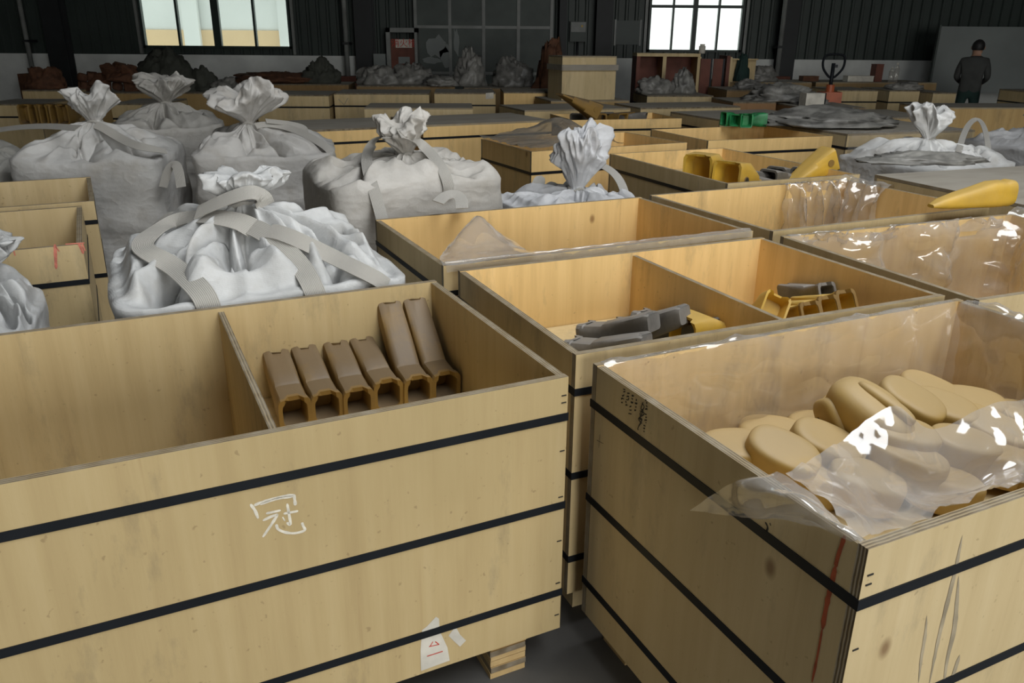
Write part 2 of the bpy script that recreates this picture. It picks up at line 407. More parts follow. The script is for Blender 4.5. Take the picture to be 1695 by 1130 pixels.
crate('D', 'empty open crate with a peaked plastic sheet in its near corner', (-.262, 2.925), 25.5, 1.50, .915, tin=NEW_LIT)
crate('G', 'open crate lined with shiny clear plastic, right of the two-compartment crate', (1.56, 2.545), 22.0, 1.44, 1.0, tint=PALE, tin=(1.2, 1.1, .95))
crate('E', 'open crate with hanging plastic, behind the plastic-lined crate', (1.18, 3.56), 25.0, 1.46, .99, tin=NEW_LIT)
crate('H', 'open crate with upright yellow castings and a leaning tooth', (1.30, 4.86), 23.0, 1.05, 1.45, tin=NEW_LIT, boards=((.03, 1.02, .765),))
crate('I', 'open crate half covered by brown plastic, behind the small bag', (.14, 6.27), 27.0, 1.5, .93, tint=NEW_LIT, tin=NEW_LIT, straps=(.73, .45, .22))
crate('N', 'empty open crate of orange boards behind the crate of upright castings', (1.69, 7.09), 20.5, 1.34, 1.0, tint=NEW_LIT, tin=NEW_LIT, straps=(.78, .5))
crate('F', 'closed crate under a dusty lid with a yellow tooth lying on it', (2.72, 4.02), 20.0, 1.5, 1.2, lid=1)
crate('Mx', 'closed crate with plastic-wrapped pale front, behind the orange empty crate', (3.08, 7.56), 18.0, 1.5, 1.25, lid=1, tint=PALE)
crate('P', 'closed crate with grey lid and orange front in the middle of the hall', (-.89, 8.06), 27.0, 1.45, .98, lid=1, tint=NEW_LIT)
crate('Q', 'closed crate with grey lid behind the bag with crossed straps', (-2.24, 7.33), 28.0, 1.40, 1.0, lid=1, tint=NEW_LIT)
crate('V', 'closed crate with wide dark lid in front of the tall pale box', (.13, 9.92), 20.0, 1.42, .95, lid=1)
crate('V2', 'closed crate with pale lid edge right of the tall pale box', (1.60, 10.46), 16.0, 1.42, .85, lid=1, tint=PALE)
crate('Wx', 'open crate with a dark yellow tooth leaning over its edge', (.62, 8.92), 14.0, 1.30, .80, tint=NEW_LIT, tin=NEW_LIT, boards=((.03, 1.27, .78),))
crate('X', 'closed crate with green castings on its dusty lid', (2.24, 8.95), 20.0, 1.36, 1.05, lid=1)
crate('L1', 'rear of two open crates left of the bags', FRtoFL((-2.19, 4.15), 27.5, 1.42), 27.5, 1.42, .88, straps=(.79, .5, .23))
crate('L2', 'open crate with pink crayon marks left of the bags', FRtoFL((-1.78, 3.22), 27.0, 1.42), 27.0, 1.42, .90, div=(.2,), straps=(.74, .47, .22))
# rows of closed boxes farther back
def far(key, label, px0, px1, py, Y, zt, depth=1.0, yaw=4, **kw):
    a = atY(px0, py, Y); L = (atY(px1, py, Y)-a).x/math.cos(R(yaw))
    return crate(key, label, (a.x, Y), yaw, L, depth, zt, lid=1, group='closed boxes at the back of the hall', name='plywood_box', **kw)
far('r0', 'closed box with one strap behind the far left bag', 185, 268, 182, 10.6, .90, straps=(.72,))
far('r1', 'closed box left of the box with the V-shaped mark, in the far row', 425, 543, 170, 11.6, .96, straps=(.80,))
far('r2', 'long closed box with a V-shaped mark in the far row', 553, 709, 160, 11.9, .97, straps=(.80,))
far('r3', 'closed box with a small white label in the far row', 719, 820, 156, 12.2, .97, straps=(.80,))
far('r4', 'short orange closed box left of the tall pale box', 834, 921, 153, 12.5, .97, straps=(), tint=NEW_LIT)
far('r5', 'low pale box by the wall end with a rusty lump on top', 35, 118, 145, 13.2, .90, straps=())
far('r6', 'pale box in the far left corner of the crates', -40, 58, 165, 10.9, .86, straps=(.7,))
far('r7', 'plastic-wrapped white box in front of the red-brown shelf unit', 1072, 1184, 148, 12.6, .93, straps=(.78,), tint=PALE)
far('r8', 'pale closed box in the row by the hall wall, left of the dark gap', 1388, 1458, 137, 13.6, .98, straps=(.8,), tint=PALE)
far('r9', 'pale closed box in the row by the hall wall, right of the dark gap', 1475, 1527, 137, 13.6, .98, straps=(.8,), tint=PALE)
far('r10', 'small pale box standing just left of the worker', 1548, 1588, 137, 13.4, .96, straps=(), tint=PALE)
far('r11', 'dark long box left of the pallet truck', 1205, 1330, 134, 13.0, 1.0, straps=(.8,), tint=(.6, .5, .42))
far('r12', 'low brown board-topped box left of the white block', 1215, 1288, 158, 11.5, .92, straps=(), tint=(.55, .4, .34))
far('r13', 'low brown board-topped box right of the white block', 1328, 1440, 160, 10.9, .90, straps=(), tint=(.6, .42, .34))
far('r14', 'wide box with grey lid behind the right-hand bag', 1450, 1560, 178, 9.7, .88, depth=1.2, straps=(), tint=(.8, .72, .6))
far('r15', 'long grey-lidded box along the far right side', 1545, 1790, 163, 10.8, .92, depth=.8, straps=(), tint=(.8, .7, .55))
far('r16', 'closed box to the right of the worker', 1712, 1800, 135, 13.2, 1.0, depth=.8, straps=(.82,))
far('r17', 'pale open-ended box behind the grey-lidded crate in the middle', 603, 782, 183, 10.0, .92, depth=.8, straps=(), tint=PALE)
far('r18', 'box under scrap plastic at the hydrant cabinet', 590, 752, 140, 14.3, .95, depth=1.3, straps=(), tint=(.5, .42, .34))
far('r19', 'box behind the short orange box at the sliding door', 768, 900, 141, 14.3, .93, depth=1.3, straps=(), tint=(.5, .42, .34))
far('r20', 'long low box under the dark tarpaulin heap', 130, 415, 155, 13.4, .86, depth=1.0, straps=(), tint=(.75, .65, .5))
far('r21', 'dusty low box along the white wall below the wide window', 428, 575, 142, 14.6, .95, depth=1.0, straps=(), tint=(.5, .4, .3))
far('r22', 'grey-topped box in front of the white wall beside the bright window', 1210, 1350, 118, 15.2, 1.02, depth=1.2, straps=(), tint=(.5, .45, .4))
far('r23', 'long dusty workbench box along the white wall behind the pallet truck', 1352, 1560, 127, 15.4, 1.02, depth=1.1, straps=(), tint=(.5, .43, .36))

# ------------------------------------------------------------------ bulk bags
def ribbon(name, pts, width, parent, nrm=None, sub=8, thick=.004, mat=None, twist=None):
    """webbing: swept band along pts; nrm = one normal per point"""
    n0 = len(pts)
    nr = [Vector(x).normalized() for x in (nrm or [(0, 0, 1)]*n0)]
    P = catmull(pts, sub); N = catmull(nr, sub)
    v = []; uv = []; L = 0
    for i, p in enumerate(P):
        t = (P[min(i+1, len(P)-1)]-P[max(i-1, 0)]).normalized()
        nn = N[i].normalized(); w = t.cross(nn)
        if w.length < 1e-4: w = t.orthogonal()
        w.normalize(); nn = w.cross(t).normalized()
        if i: L += (p-P[i-1]).length
        for (a, b) in ((-1, 1), (-.33, 1.35), (.33, 1.35), (1, 1), (1, -1), (-1, -1)):
            v.append(p+w*(a*width/2)+nn*(b*thick/2)); uv.append(((a+1)/2*.8, L/width*.4))
    k = 6; f = []
    for i in range(len(P)-1):
        for j in range(k): f.append((i*k+j, i*k+(j+1) % k, (i+1)*k+(j+1) % k, (i+1)*k+j))
    f += [tuple(range(k-1, -1, -1)), tuple(range((len(P)-1)*k, len(P)*k))]
    me = mesh(name, v, f, mat or M['web'])
    ul = me.uv_layers.new(name='UVMap')
    for lp in me.loops: ul.data[lp.index].uv = uv[lp.vertex_index]
    return obj(name, me, parent)

def fbm(p, o=4): return noise.fractal(p, 1.0, 2.0, o)
def bag(key, label, c, yaw, w, d, zs, neck, tuft, seed, lip=.02, pleat=.05, nf=13, z0=.01, tint=(1, 1, 1), bulge=.012, sag=1.5, NT_=288, pull=0.0):
    """neck = (dx, dy, z) in local coords; tuft = (height, radius, lean x, lean y)"""
    rd = random.Random(seed); off = Vector((seed*7.3, seed*3.1, seed*1.7))
    y = R(yaw); root = empty('bulk_bag', (c[0], c[1], 0), y, label, 'bag', 'white bulk bags')
    nx, ny, nz = neck; th_, tr, lx, ly = tuft
    ph = [rd.uniform(0, 6.283) for _ in range(6)]
    K = nf; TH = 2*math.pi*np.arange(NT_)/NT_
    ca = (np.arange(K)+np.array([rd.uniform(-.35, .35) for _ in range(K)]))*2*math.pi/K
    cd = np.array([rd.uniform(.5, 1.25) for _ in range(K)]); cw = np.array([rd.uniform(.06, .20) for _ in range(K)])
    cs = np.array([rd.uniform(-.9, .9) for _ in range(K)]); q0 = np.array([rd.choice((0, 0, .15, .35)) for _ in range(K)])
    def folds(q):
        """sharp creases that run from the rim to the tie: negative in a crease, positive on the fabric between"""
        d = np.abs((TH[:, None]-(ca+cs*(q-.5))[None, :]+math.pi) % (2*math.pi)-math.pi)
        on = np.clip((q-q0)/.2+.15, 0, 1)
        k = (cd*on)[None, :]*np.exp(-d/(cw*(.65+.8*q))[None, :])
        return .22-k.max(axis=1)-.12*k.sum(axis=1)/2
    K2 = nf*2+3
    ca2 = np.array([rd.uniform(0, 6.283) for _ in range(K2)]); cw2 = np.array([rd.uniform(.025, .06) for _ in range(K2)]); cs2 = np.array([rd.uniform(-1.1, 1.1) for _ in range(K2)])
    qa = np.array([rd.uniform(0, .5) for _ in range(K2)]); qb = qa+np.array([rd.uniform(.3, .7) for _ in range(K2)])
    def folds2(q):
        d = np.abs((TH[:, None]-(ca2+cs2*(q-.5))[None, :]+math.pi) % (2*math.pi)-math.pi)
        on = np.clip((q-qa)/.12, 0, 1)*np.clip((qb-q)/.12, 0, 1)
        return -(on[None, :]*np.exp(-d/cw2[None, :])).max(axis=1)
    NS, NTp, NU = 30, 56, 34
    e = 9.0
    def outline(t, hx, hy):
        ct, st = math.cos(t), math.sin(t)
        r = (abs(ct/hx)**e+abs(st/hy)**e)**(-1/e); return r*ct, r*st
    T = [2*math.pi*j/NT_ for j in range(NT_)]
    FQ = {}
    def Fq(q):
        q = round(q, 3)
        if q not in FQ: FQ[q] = folds(q)
        return FQ[q]
    V = []
    for i in range(NS):             # side walls
        q = i/(NS-1); z = z0+(zs-z0)*q
        b = 1+bulge*math.sin(math.pi*min(1, q*1.02))*1.0
        F = Fq(0.0)
        for j, t in enumerate(T):
            ox, oy = outline(t, w/2*b, d/2*b)
            p = Vector((ox, oy, z))
            n = Vector((ox, oy, 0)).normalized()
            wr = fbm(Vector((p.x*2.0, p.y*2.0, p.z*7))+off, 4)*.012 + fbm(p*2.5+off, 2)*.010
            wr += q*q*.012*F[j]+(1-2*abs(noise.noise(Vector((p.x*1.6, p.y*1.6, p.z*5.5))+off)))*.015
            dz = fbm(Vector((p.x*2.5, p.y*2.5, 0))+off*2, 2)*.03*q
            V.append(p+n*wr+Vector((0, 0, dz)))
    for i in range(1, NTp):         # top, gathered to the neck
        q = i/(NTp-1); F = Fq(q); G2 = folds2(q)
        for j, t in enumerate(T):
            ox, oy = outline(t, w/2, d/2)
            r0 = .045*(1+.18*F[j])
            ex, ey = nx+r0*math.cos(t), ny+r0*math.sin(t)
            k = q if pull == 0 else q**(1+pull)
            x = ox+(ex-ox)*k; yy = oy+(ey-oy)*k
            h = q**sag
            z = zs+(nz-zs)*h - lip*math.sin(math.pi*min(1, q/.16))*(q < .16)
            am = pleat*1.7*math.sin(math.pi*min(1, q**.75))**.9*(1-.3*q)
            fold = F[j]*1.6+G2[j]*.85
            p = Vector((x, yy, z))
            rad = 1-2.2*abs(noise.noise(Vector((math.cos(t)*4.2, math.sin(t)*4.2, q*1.1))+off*2))
            cr = (rad*.030+(1-2*abs(noise.noise(p*5+off)))*.010+fbm(p*9+off, 3)*.008)*(math.sin(math.pi*q)**.6) + fbm(Vector((math.cos(t)*1.3, math.sin(t)*1.3, q*1.5+seed)), 2)*.04*math.sin(math.pi*q)
            dzz = fbm(Vector((ox*2.5, oy*2.5, 0))+off*2, 2)*.03*(1-q)
            V.append(p+Vector((0, 0, am*fold+cr+dzz)))
    for i in range(1, NU):          # tuft above the tie
        q = i/(NU-1)
        for j, t in enumerate(T):
            ct, st = math.cos(t), math.sin(t)
            if q < .62: r = .042+(tr-.042)*math.sin(q/.62*math.pi/2)**1.2; z = nz+th_*.78*(q/.62)
            else:
                g = (q-.62)/.38; r = tr*math.cos(g*math.pi/2)**.75+.004; z = nz+th_*(.78+.22*math.sin(g*math.pi/2))-th_*.30*max(0, g-.6)/.4
            fl = .34*fbm(Vector((ct*1.1, st*1.1, q*1.2))+off, 2)
            fl += (1-2.6*abs(noise.noise(Vector((ct*2.2+q*1.5, st*2.2-q, q*1.3))+off*3)))*.36+(1-2.4*abs(noise.noise(Vector((ct*4.5, st*4.5, q*2.6))+off)))*.17
            r *= max(.25, 1+fl*min(1, q*2.2))
            zz = z+th_*.42*fbm(Vector((ct*1.0, st*1.0, 3))+off, 2)*min(1, q*1.5)
            p = Vector((nx+lx*q+r*ct, ny+ly*q+r*st*.85, zz))
            cn = (1-2*abs(noise.noise(p*12+off)))*.020*min(1, q*2)
            V.append(p+Vector((cn*ct, cn*st, cn*.6)))
    nr = NS+NTp-1+NU-1; f = []
    for i in range(nr-1):
        for j in range(NT_):
            a = i*NT_+j; b = i*NT_+(j+1) % NT_
            f.append((a, b, b+NT_, a+NT_))
    f.append(tuple(range(NT_-1, -1, -1)))
    f.append(tuple((nr-1)*NT_+j for j in range(NT_)))
    me = mesh('bag_body', V, f, M['fabric'], True)
    o = obj('bag_body', me, root, color=tint)
    # tie cord around the neck
    tv = [Vector((nx+.05*math.cos(t), ny+.05*math.sin(t), nz+.008*math.sin(3*t))) for t in [2*math.pi*k/24 for k in range(25)]]
    ribbon('tie_cord', tv, .014, root, [(math.cos(2*math.pi*k/24), math.sin(2*math.pi*k/24), 0) for k in range(25)], 2, .012)
    mw = root.matrix_basis
    bv = BVHTree.FromPolygons([mw @ v for v in V], f)
    BG[key] = (root, bv, mw); return root
BG = {}
def bag_strap(key, pix, width=.06, lift=.022, name='lifting_strap'):
    """a webbing loop lying on the bag; a point (px, py) lies on the surface seen there, (px, py, z) hangs free at height z"""
    root, bv, mw = BG[key]; inv = mw.inverted(); pts = []; nr = []
    eye = Vector((0, 0, EYE)); last = None
    dense = []
    for k, p in enumerate(pix):
        dense.append(p)
        if k+1 < len(pix) and len(p) == 2 and len(pix[k+1]) == 2:
            for q in (.33, .67): dense.append(tuple(a+(b-a)*q for a, b in zip(p, pix[k+1])))
    for p in dense:
        if len(p) == 3:
            q = at(*p); n = Vector((0, -.55, .8))
        else:
            h = bv.ray_cast(eye, ray(*p).normalized())
            if h[0] is None:
                if last is None: continue
                q = eye+ray(*p).normalized()*last; n = Vector((0, -.6, .8))
            else:
                q = h[0]; n = h[1]; last = h[3]
                if n.dot(ray(*p)) > 0: n = -n
                n = (n*.35+Vector((0, -.5, .75))).normalized()
            q = q+n*lift
        pts.append(inv @ q); nr.append(inv.to_3x3() @ n)
    if len(pts) > 2:
        for _ in range(5):      # webbing bridges the small creases
            pts = [pts[0]]+[(pts[i-1]+pts[i]*2+pts[i+1])/4+Vector((0, 0, .003)) for i in range(1, len(pts)-1)]+[pts[-1]]
            nr = [nr[0]]+[(nr[i-1]+nr[i]+nr[i+1]).normalized() for i in range(1, len(nr)-1)]+[nr[-1]]
        ribbon(name, pts, width, root, nr, 4)

bag('b1', 'nearest white bulk bag, low and wide with two straps, behind the chalked crate', (-1.01, 2.99), 26, .97, .95, .91, (.0, .07, 1.12), (.11, .115, .02, .03), 11, lip=.05, pleat=.085, nf=19, sag=0.7, tint=(0.84, 0.85, 0.86))
bag('b2', 'white bulk bag with crossed straps behind the empty crate', (-.66, 4.62), 25, .95, .95, .98, (.0, -.14, 1.12), (.21, .10, -.03, -.02), 23, lip=.0, pleat=.09, nf=11, sag=.85, tint=(0.74, 0.71, 0.67))
bag('b3', 'white bulk bag with a big crumpled top, behind the bag with crossed straps', (-1.83, 6.05), 13, .95, .93, .96, (-.12, .0, 1.13), (.27, .19, .02, 0), 37, lip=.02, pleat=.075, nf=11, sag=1.35, tint=(0.77, 0.75, 0.73))
bag('b4', 'white bulk bag with smooth front and tall knot, behind the left crates', (-2.86, 5.66), 9, .92, .90, .96, (-.02, -.02, 1.17), (.22, .115, 0, 0), 41, lip=.0, pleat=.07, nf=9, sag=1.35, tint=(0.79, 0.78, 0.77))
bag('b5', 'grey-looking bulk bag with forked top, between the two tall-knotted bags', (-3.05, 7.25), 20, .9, .9, 1.0, (.0, .0, 1.18), (.22, .17, 0, 0), 53, pleat=.06, nf=9, sag=1.2, tint=(0.62, 0.60, 0.57))
bag('b6', 'small white bag with tall folded top between the crates in the middle', (.33, 4.92), 24, .74, .74, .78, (.06, -.02, .86), (.34, .11, .02, 0), 61, pleat=.07, nf=9, sag=1.1, tint=(0.81, 0.82, 0.86))
bag('b7', 'white bulk bag with two upright strap loops on the right side', (3.25, 6.42), 20, .95, .92, .86, (-.05, -.05, 1.02), (.26, .12, -.02, 0), 71, pleat=.09, nf=9, sag=1.1, tint=(0.86, 0.86, 0.86))
bag('b8', 'white bag at the left edge beside the crate with pink marks', (-2.03, 2.47), 26, .80, .80, .80, (.22, .10, .92), (.16, .10, .02, .02), 83, pleat=.07, nf=9, sag=1.1, tint=(0.73, 0.74, 0.75))
bag('b9', 'grey-white bulk bag at the right edge behind the one with upright loops', (4.55, 7.0), 15, .92, .9, .92, (0, 0, 1.05), (.15, .14, 0, 0), 91, pleat=.07, nf=9, sag=1.1, tint=(0.62, 0.62, 0.64))
bag('b10', 'grey-white bulk bag at the left edge behind the left crates', (-3.85, 5.5), 12, .85, .9, .93, (0, .1, 1.0), (.12, .12, 0, 0), 97, pleat=.05, nf=9, sag=1.1, tint=(0.60, 0.59, 0.56))

bag_strap('b1', [(352, 528), (345, 505), (322, 478), (285, 448), (243, 432), (231, 418), (262, 392), (310, 368), (370, 372), (425, 384)], .075)
bag_strap('b1', [(528, 505), (515, 478), (500, 448), (470, 418), (438, 392), (405, 380)], .07)
bag_strap('b1', [(325, 352, 1.10), (360, 346, 1.13), (405, 330, 1.17), (437, 300, 1.22), (447, 305, 1.21), (440, 340, 1.13)], .07)
bag_strap('b1', [(640, 478), (600, 462), (560, 440), (500, 410), (450, 388)], .06)
bag_strap('b2', [(642, 400, .80), (632, 368), (622, 330), (608, 290), (606, 262), (622, 240), (640, 232)], .06)
bag_strap('b2', [(660, 225), (690, 240), (715, 262), (735, 290), (744, 318), (742, 330)], .06)
bag_strap('b2', [(725, 335, .98), (722, 322, 1.0), (745, 318, 1.0), (775, 320, 1.0), (778, 335, .97), (765, 345, .95)], .06)
bag_strap('b3', [(270, 310, .8), (268, 282, .92), (280, 258, .98), (300, 250, 1.0), (305, 275, .95), (300, 310, .82)], .06)
bag_strap('b3', [(425, 212), (460, 212), (500, 224), (540, 248), (552, 262), (556, 290)], .06)
bag_strap('b3', [(440, 200, 1.15), (480, 204, 1.12), (530, 212, 1.08), (542, 220, 1.05), (500, 224, 1.05)], .05)
bag_strap('b4', [(-10, 216, 1.08), (40, 206, 1.13), (90, 205, 1.16), (130, 212, 1.17)], .06)
bag_strap('b4', [(160, 210), (195, 232), (225, 250), (255, 262, 1.02), (275, 250, 1.0)], .06)
bag_strap('b6', [(978, 268, .95), (1003, 272, .95), (1020, 280, .93), (1035, 300, .87), (1040, 322, .80), (1038, 340, .74)], .055)
bag_strap('b6', [(880, 335, .75), (873, 310, .82), (890, 285, .90), (908, 275, .93), (905, 300, .86), (890, 325, .78)], .06)
bag_strap('b7', [(1585, 255), (1588, 230, .98), (1592, 205, 1.07), (1612, 186, 1.14), (1628, 183, 1.15), (1634, 200, 1.10), (1634, 232, .98), (1638, 265, .86)], .045)
bag_strap('b1', [(248, 395, .93), (258, 362, 1.0), (285, 345, 1.05), (318, 352, 1.05), (300, 372, 1.0)], .07)

# ------------------------------------------------------------------ castings
def ring(w, h, x, dz=0.0, e=6.0, n=32, dy=0.0):
    P = []
    for k in range(n):
        t = 2*math.pi*(k+.5)/n; ct, st = math.cos(t), math.sin(t)
        r = (abs(ct/(w/2))**e+abs(st/(h/2))**e)**(-1/e); P.append(Vector((x, dy+r*ct, dz+r*st)))
    return P
def loft(b, secs, mi=0, cap0=False, cap1=True):
    n = len(secs[0]); v = [p for s in secs for p in s]
    f = [(i*n+j, i*n+(j+1) % n, (i+1)*n+(j+1) % n, (i+1)*n+j) for i in range(len(secs)-1) for j in range(n)]
    if cap0: f.append(tuple(range(n-1, -1, -1)))
    if cap1: f.append(tuple((len(secs)-1)*n+j for j in range(n)))
    b.add(v, f, mi)
def tooth_mesh(kind, mat):
    """hollow socket at x=0 opening towards -x; the body runs to +x"""
    def f():
        b = MB()
        if kind in ('socket', 'ramp'):
            w, h = .094, .100; up = .05 if kind == 'socket' else .17
            out = [ring(w*1.04, h*1.05, 0), ring(w*1.04, h*1.05, .022), ring(w*.98, h*.98, .026), ring(w*.98, h*1.0, .105, .002), ring(w*.93, h*.98, .112, .010)]
            Lr = .19 if kind == 'socket' else .20
            for q in (.35, .7, .93): out.append(ring(w*(.96-.03*q), h*(.98-.25*q), .112+Lr*q, .010+up*q, 7))
            out.append(ring(w*.80, h*.6, .112+Lr, .010+up, 6))
            for p in out[-1]+out[-2]:
                if p.z > .010+up and abs(p.y) < .018: p.x -= .022; p.z -= .006
            inn = [ring(w*1.04, h*1.05, 0), ring(w*.78, h*.76, .002), ring(w*.70, h*.64, .085)]
            for s in (out[0], inn[0], inn[1]):
                for p in s:
                    if p.z > 0 and abs(p.y) < .022: p.x += .020
        elif kind == 'box':         # wide square adapter with a pin bore through the cheeks
            w, h = .16, .17
            out = [ring(w, h, 0, 0, 12), ring(w, h, .10, 0, 12), ring(w*.9, h*.62, .20, -.02, 8), ring(w*.6, h*.42, .25, -.03, 5), ring(w*.5, h*.34, .29, -.03, 5), ring(w*.40, h*.2, .36, -.04, 4)]
            inn = [ring(w, h, 0, 0, 12), ring(w*.84, h*.86, .002, 0, 12), ring(w*.78, h*.7, .09, 0, 8)]
            for s in (out[0], inn[0], inn[1]):
                for p in s:
                    if p.z > 0 and abs(p.y) < .04: p.x += .03
        elif kind == 'wedge':       # large tooth, wedge profile
            w, h = .15, .15
            out = [ring(w, h, 0, 0, 9), ring(w, h*.98, .03, 0, 9), ring(w*.96, h*.7, .14, -.012, 9), ring(w*.92, h*.36, .28, -.03, 8), ring(w*.86, h*.12, .38, -.045, 8)]
            inn = [ring(w, h, 0, 0, 9), ring(w*.8, h*.8, .002, 0, 9), ring(w*.7, h*.6, .1, 0, 8)]
        else:                       # long pointed tooth with a round boss
            out = [ring(.05, .07, -.02, 0, 2.6), ring(.095, .125, 0, 0, 3), ring(.10, .135, .03, 0, 3.5), ring(.105, .115, .055, -.004, 4), ring(.105, .13, .07, 0, 4), ring(.105, .125, .14, 0, 5), ring(.10, .10, .22, -.008, 5), ring(.092, .075, .32, -.016, 5), ring(.075, .045, .42, -.026, 4), ring(.045, .016, .47, -.034, 3)]
            inn = None
        loft(b, out, 0, cap0=inn is None)
        if inn: loft(b, inn, 0)
        me = b.mesh(kind, [mat], True)
        me.polygons.foreach_set('use_smooth', [True]*len(me.polygons))
        try: me.set_sharp_from_angle(angle=R(38))
        except Exception: pass
        return me
    return cached(('tooth', kind, mat.name), f)
def bore_mesh():
    def f():
        b = MB(); b.tube((0, 0, -.003), (0, 0, .003), .021, 16, mi=1); b.tube((0, 0, -.002), (0, 0, .0045), .016, 16, mi=0)  # no real hole: a raised dark disc paints the shade inside the bore
        return b.mesh('bore', [M['bore_shade'], M['dusty']])
    return cached('bore', f)
def rim_mesh(mat):
    b = MB(); w, h = .094, .100
    sec = [ring(w*1.045, h*1.055, .012), ring(w*1.06, h*1.07, .010), ring(w*1.06, h*1.07, -.003), ring(w*.80, h*.78, -.003), ring(w*.78, h*.76, .01)]
    for s_ in sec:
        for p in s_:
            if p.z > 0 and abs(p.y) < .022: p.x += .020
            if p.z < 0 and abs(p.y) < .014: p.x += .012
    loft(b, sec, 0, cap1=False)
    return b.mesh('rim', [M['steel'] if mat is M['steel'] else M['rimy']])
def casting(kind, mat, p, az, pitch, label, group, roll=0.0, name='bucket_tooth', cat='casting', bores=(), scale=1.0):
    o = obj(name, tooth_mesh(kind, mat)); o.location = p; o.rotation_euler = (R(roll), -R(pitch), R(az)); o.scale = (scale,)*3
    tag(o, label, cat, group)
    if kind in ('socket', 'ramp'): obj('socket_rim', cached(('rim', mat.name), lambda: rim_mesh(mat)), o)
    for (x, y, z, ax) in bores:
        obj('pin_bore', bore_mesh(), o, (x, y, z), (R(90) if ax == 'y' else 0, 0, 0))
    return o
def inC(key, x, y, z):   # measured from the crate's near left corner
    r, L, Wd, zt, zb = CR[key]; return r.matrix_basis @ Vector((x-L/2, y-Wd/2, z))
azA = 116
labA = ['dusty tooth against the divider in the chalked crate', 'dusty tooth second from the divider in the chalked crate', 'dusty tooth third from the divider in the chalked crate',
        'dusty tooth fourth from the divider in the chalked crate', 'dusty ramp-backed tooth second from the end panel in the chalked crate', 'dusty ramp-backed tooth against the end panel in the chalked crate']
for k in range(6):
    casting('socket' if k < 4 else 'ramp', M['dusty'], inC('A', .842+k*.0995, .655+.006*(k % 2), .635-(.004*(k % 3))), azA+(k % 2)*1.5-.5, 3+(k % 3), labA[k], 'dusty teeth in the chalked crate')
# two-compartment crate: grey adapters, one yellow
labC = ['dark grey casting nearest the near corner of the two-compartment crate', 'second grey casting from the near corner, two-compartment crate', 'third grey casting, with two slots, two-compartment crate',
        'fourth grey casting in the two-compartment crate', 'grey casting beside the yellow one in the two-compartment crate']
for k, (x, y, z, az, pt) in enumerate(((.27, .52, .69, -38, 8), (.38, .62, .70, -42, 12), (.49, .60, .705, -40, 14), (.60, .58, .69, -40, 6), (.66, .70, .69, -48, 4))):
    casting('socket', M['steel'], inC('C', x, y, z), az, pt, labC[k], 'castings in the two-compartment crate', scale=1.0)
casting('box', M['yellow'], inC('C', .60, .34, .755), 30, 4, 'yellow casting beside the divider of the two-compartment crate', 'castings in the two-compartment crate', scale=.85)
casting('box', M['yellow'], inC('C', 1.00, .34, .82), 100, -30, 'tilted open yellow socket next to the divider, far compartment', 'castings in the two-compartment crate', roll=28, scale=.62)
for k, x in enumerate((1.105, 1.20, 1.295)):
    casting('socket', M['yellow'], inC('C', x, .27+.012*k, .80+.008*k), 110, -30, ['first', 'second', 'third'][k]+' of three yellow sockets in a row in the far compartment', 'castings in the two-compartment crate', scale=.90)
casting('socket', M['steel'], inC('C', 1.345, .44, .80), 110, -25, 'grey casting right of the three yellow sockets in the far compartment', 'castings in the two-compartment crate', scale=.85)
# crate of upright castings
casting('box', M['yellow'], inC('H', .07, .42, .915), 52, 2, 'first upright yellow adapter with bright bore, far one of the pair', 'upright yellow adapters', bores=((.05, -.081, 0, 'y'),), scale=1.28)
casting('box', M['yellow'], inC('H', .15, .22, .895), 44, -5, 'second upright yellow adapter with dark side bore and stepped nose', 'upright yellow adapters', bores=((.06, -.081, 0, 'y'),), scale=1.28)
casting('wedge', M['yellow'], inC('H', 1.10, .33, .97), 196, -24, 'big wedge tooth with a bore leaning over the crate of upright castings', 'teeth in the crate of upright castings', bores=((.05, .076, 0, 'y'),), scale=1.1)
for k in range(5):
    casting('wedge', M['steel'], inC('H', .38+.14*k, .42+.09*(k % 2), .83), 20+k*9, 4, 'dusty wedge tooth lying low between the upright and leaning castings', 'low dusty teeth', scale=.95)
# on the closed crate at the right, and the tooth over the far open crate
pT = at(1672, 318, .93+.018+.062)
casting('long', M['yellow'], pT, 195, -2, 'bright yellow pointed tooth lying on the dusty lid at right', 'teeth on lids', scale=1.0)
casting('wedge', M['dusty'], inC('Wx', .32, .12, .98), 205, 30, 'dark yellow tooth leaning over the edge of the far open crate', 'teeth in the far open crate', scale=1.3, bores=((.05, .076, 0, 'y'),))
for k in range(7):
    casting('wedge', M['dusty'] if k % 3 else M['steel'], inC('Wx', .2+.14*k, .42+.1*(k % 2), .86), 60+k*17, 10, 'dull tooth heaped in the far open crate', 'heaped teeth in the far open crate', scale=1.1)
for k, (px, py) in enumerate(((1197, 197), (1217, 199), (1236, 200), (1254, 196), (1268, 198))):
    casting('wedge' if k % 2 else 'box', M['green'], at(px, py, .993), 15+k*40, 0, ['first green casting in the row on the dusty lid, at its dark end', 'second green casting in the row on the dusty lid', 'middle green casting in the row on the dusty lid',
        'fourth green casting in the row on the dusty lid', 'last green casting in the row, beside the crumpled plastic'][k], 'green castings on the lid', scale=.78)
for k, px in enumerate((46, 63, 81, 98)):
    casting('box', M['dusty'], at(px, 190, .90) + Vector((0, 0, .0)), 95, 0, ['first', 'second', 'third', 'last'][k]+' of four yellow-edged sockets in the row behind the far left bag, from the left', 'sockets behind the far left bag', scale=1.3)

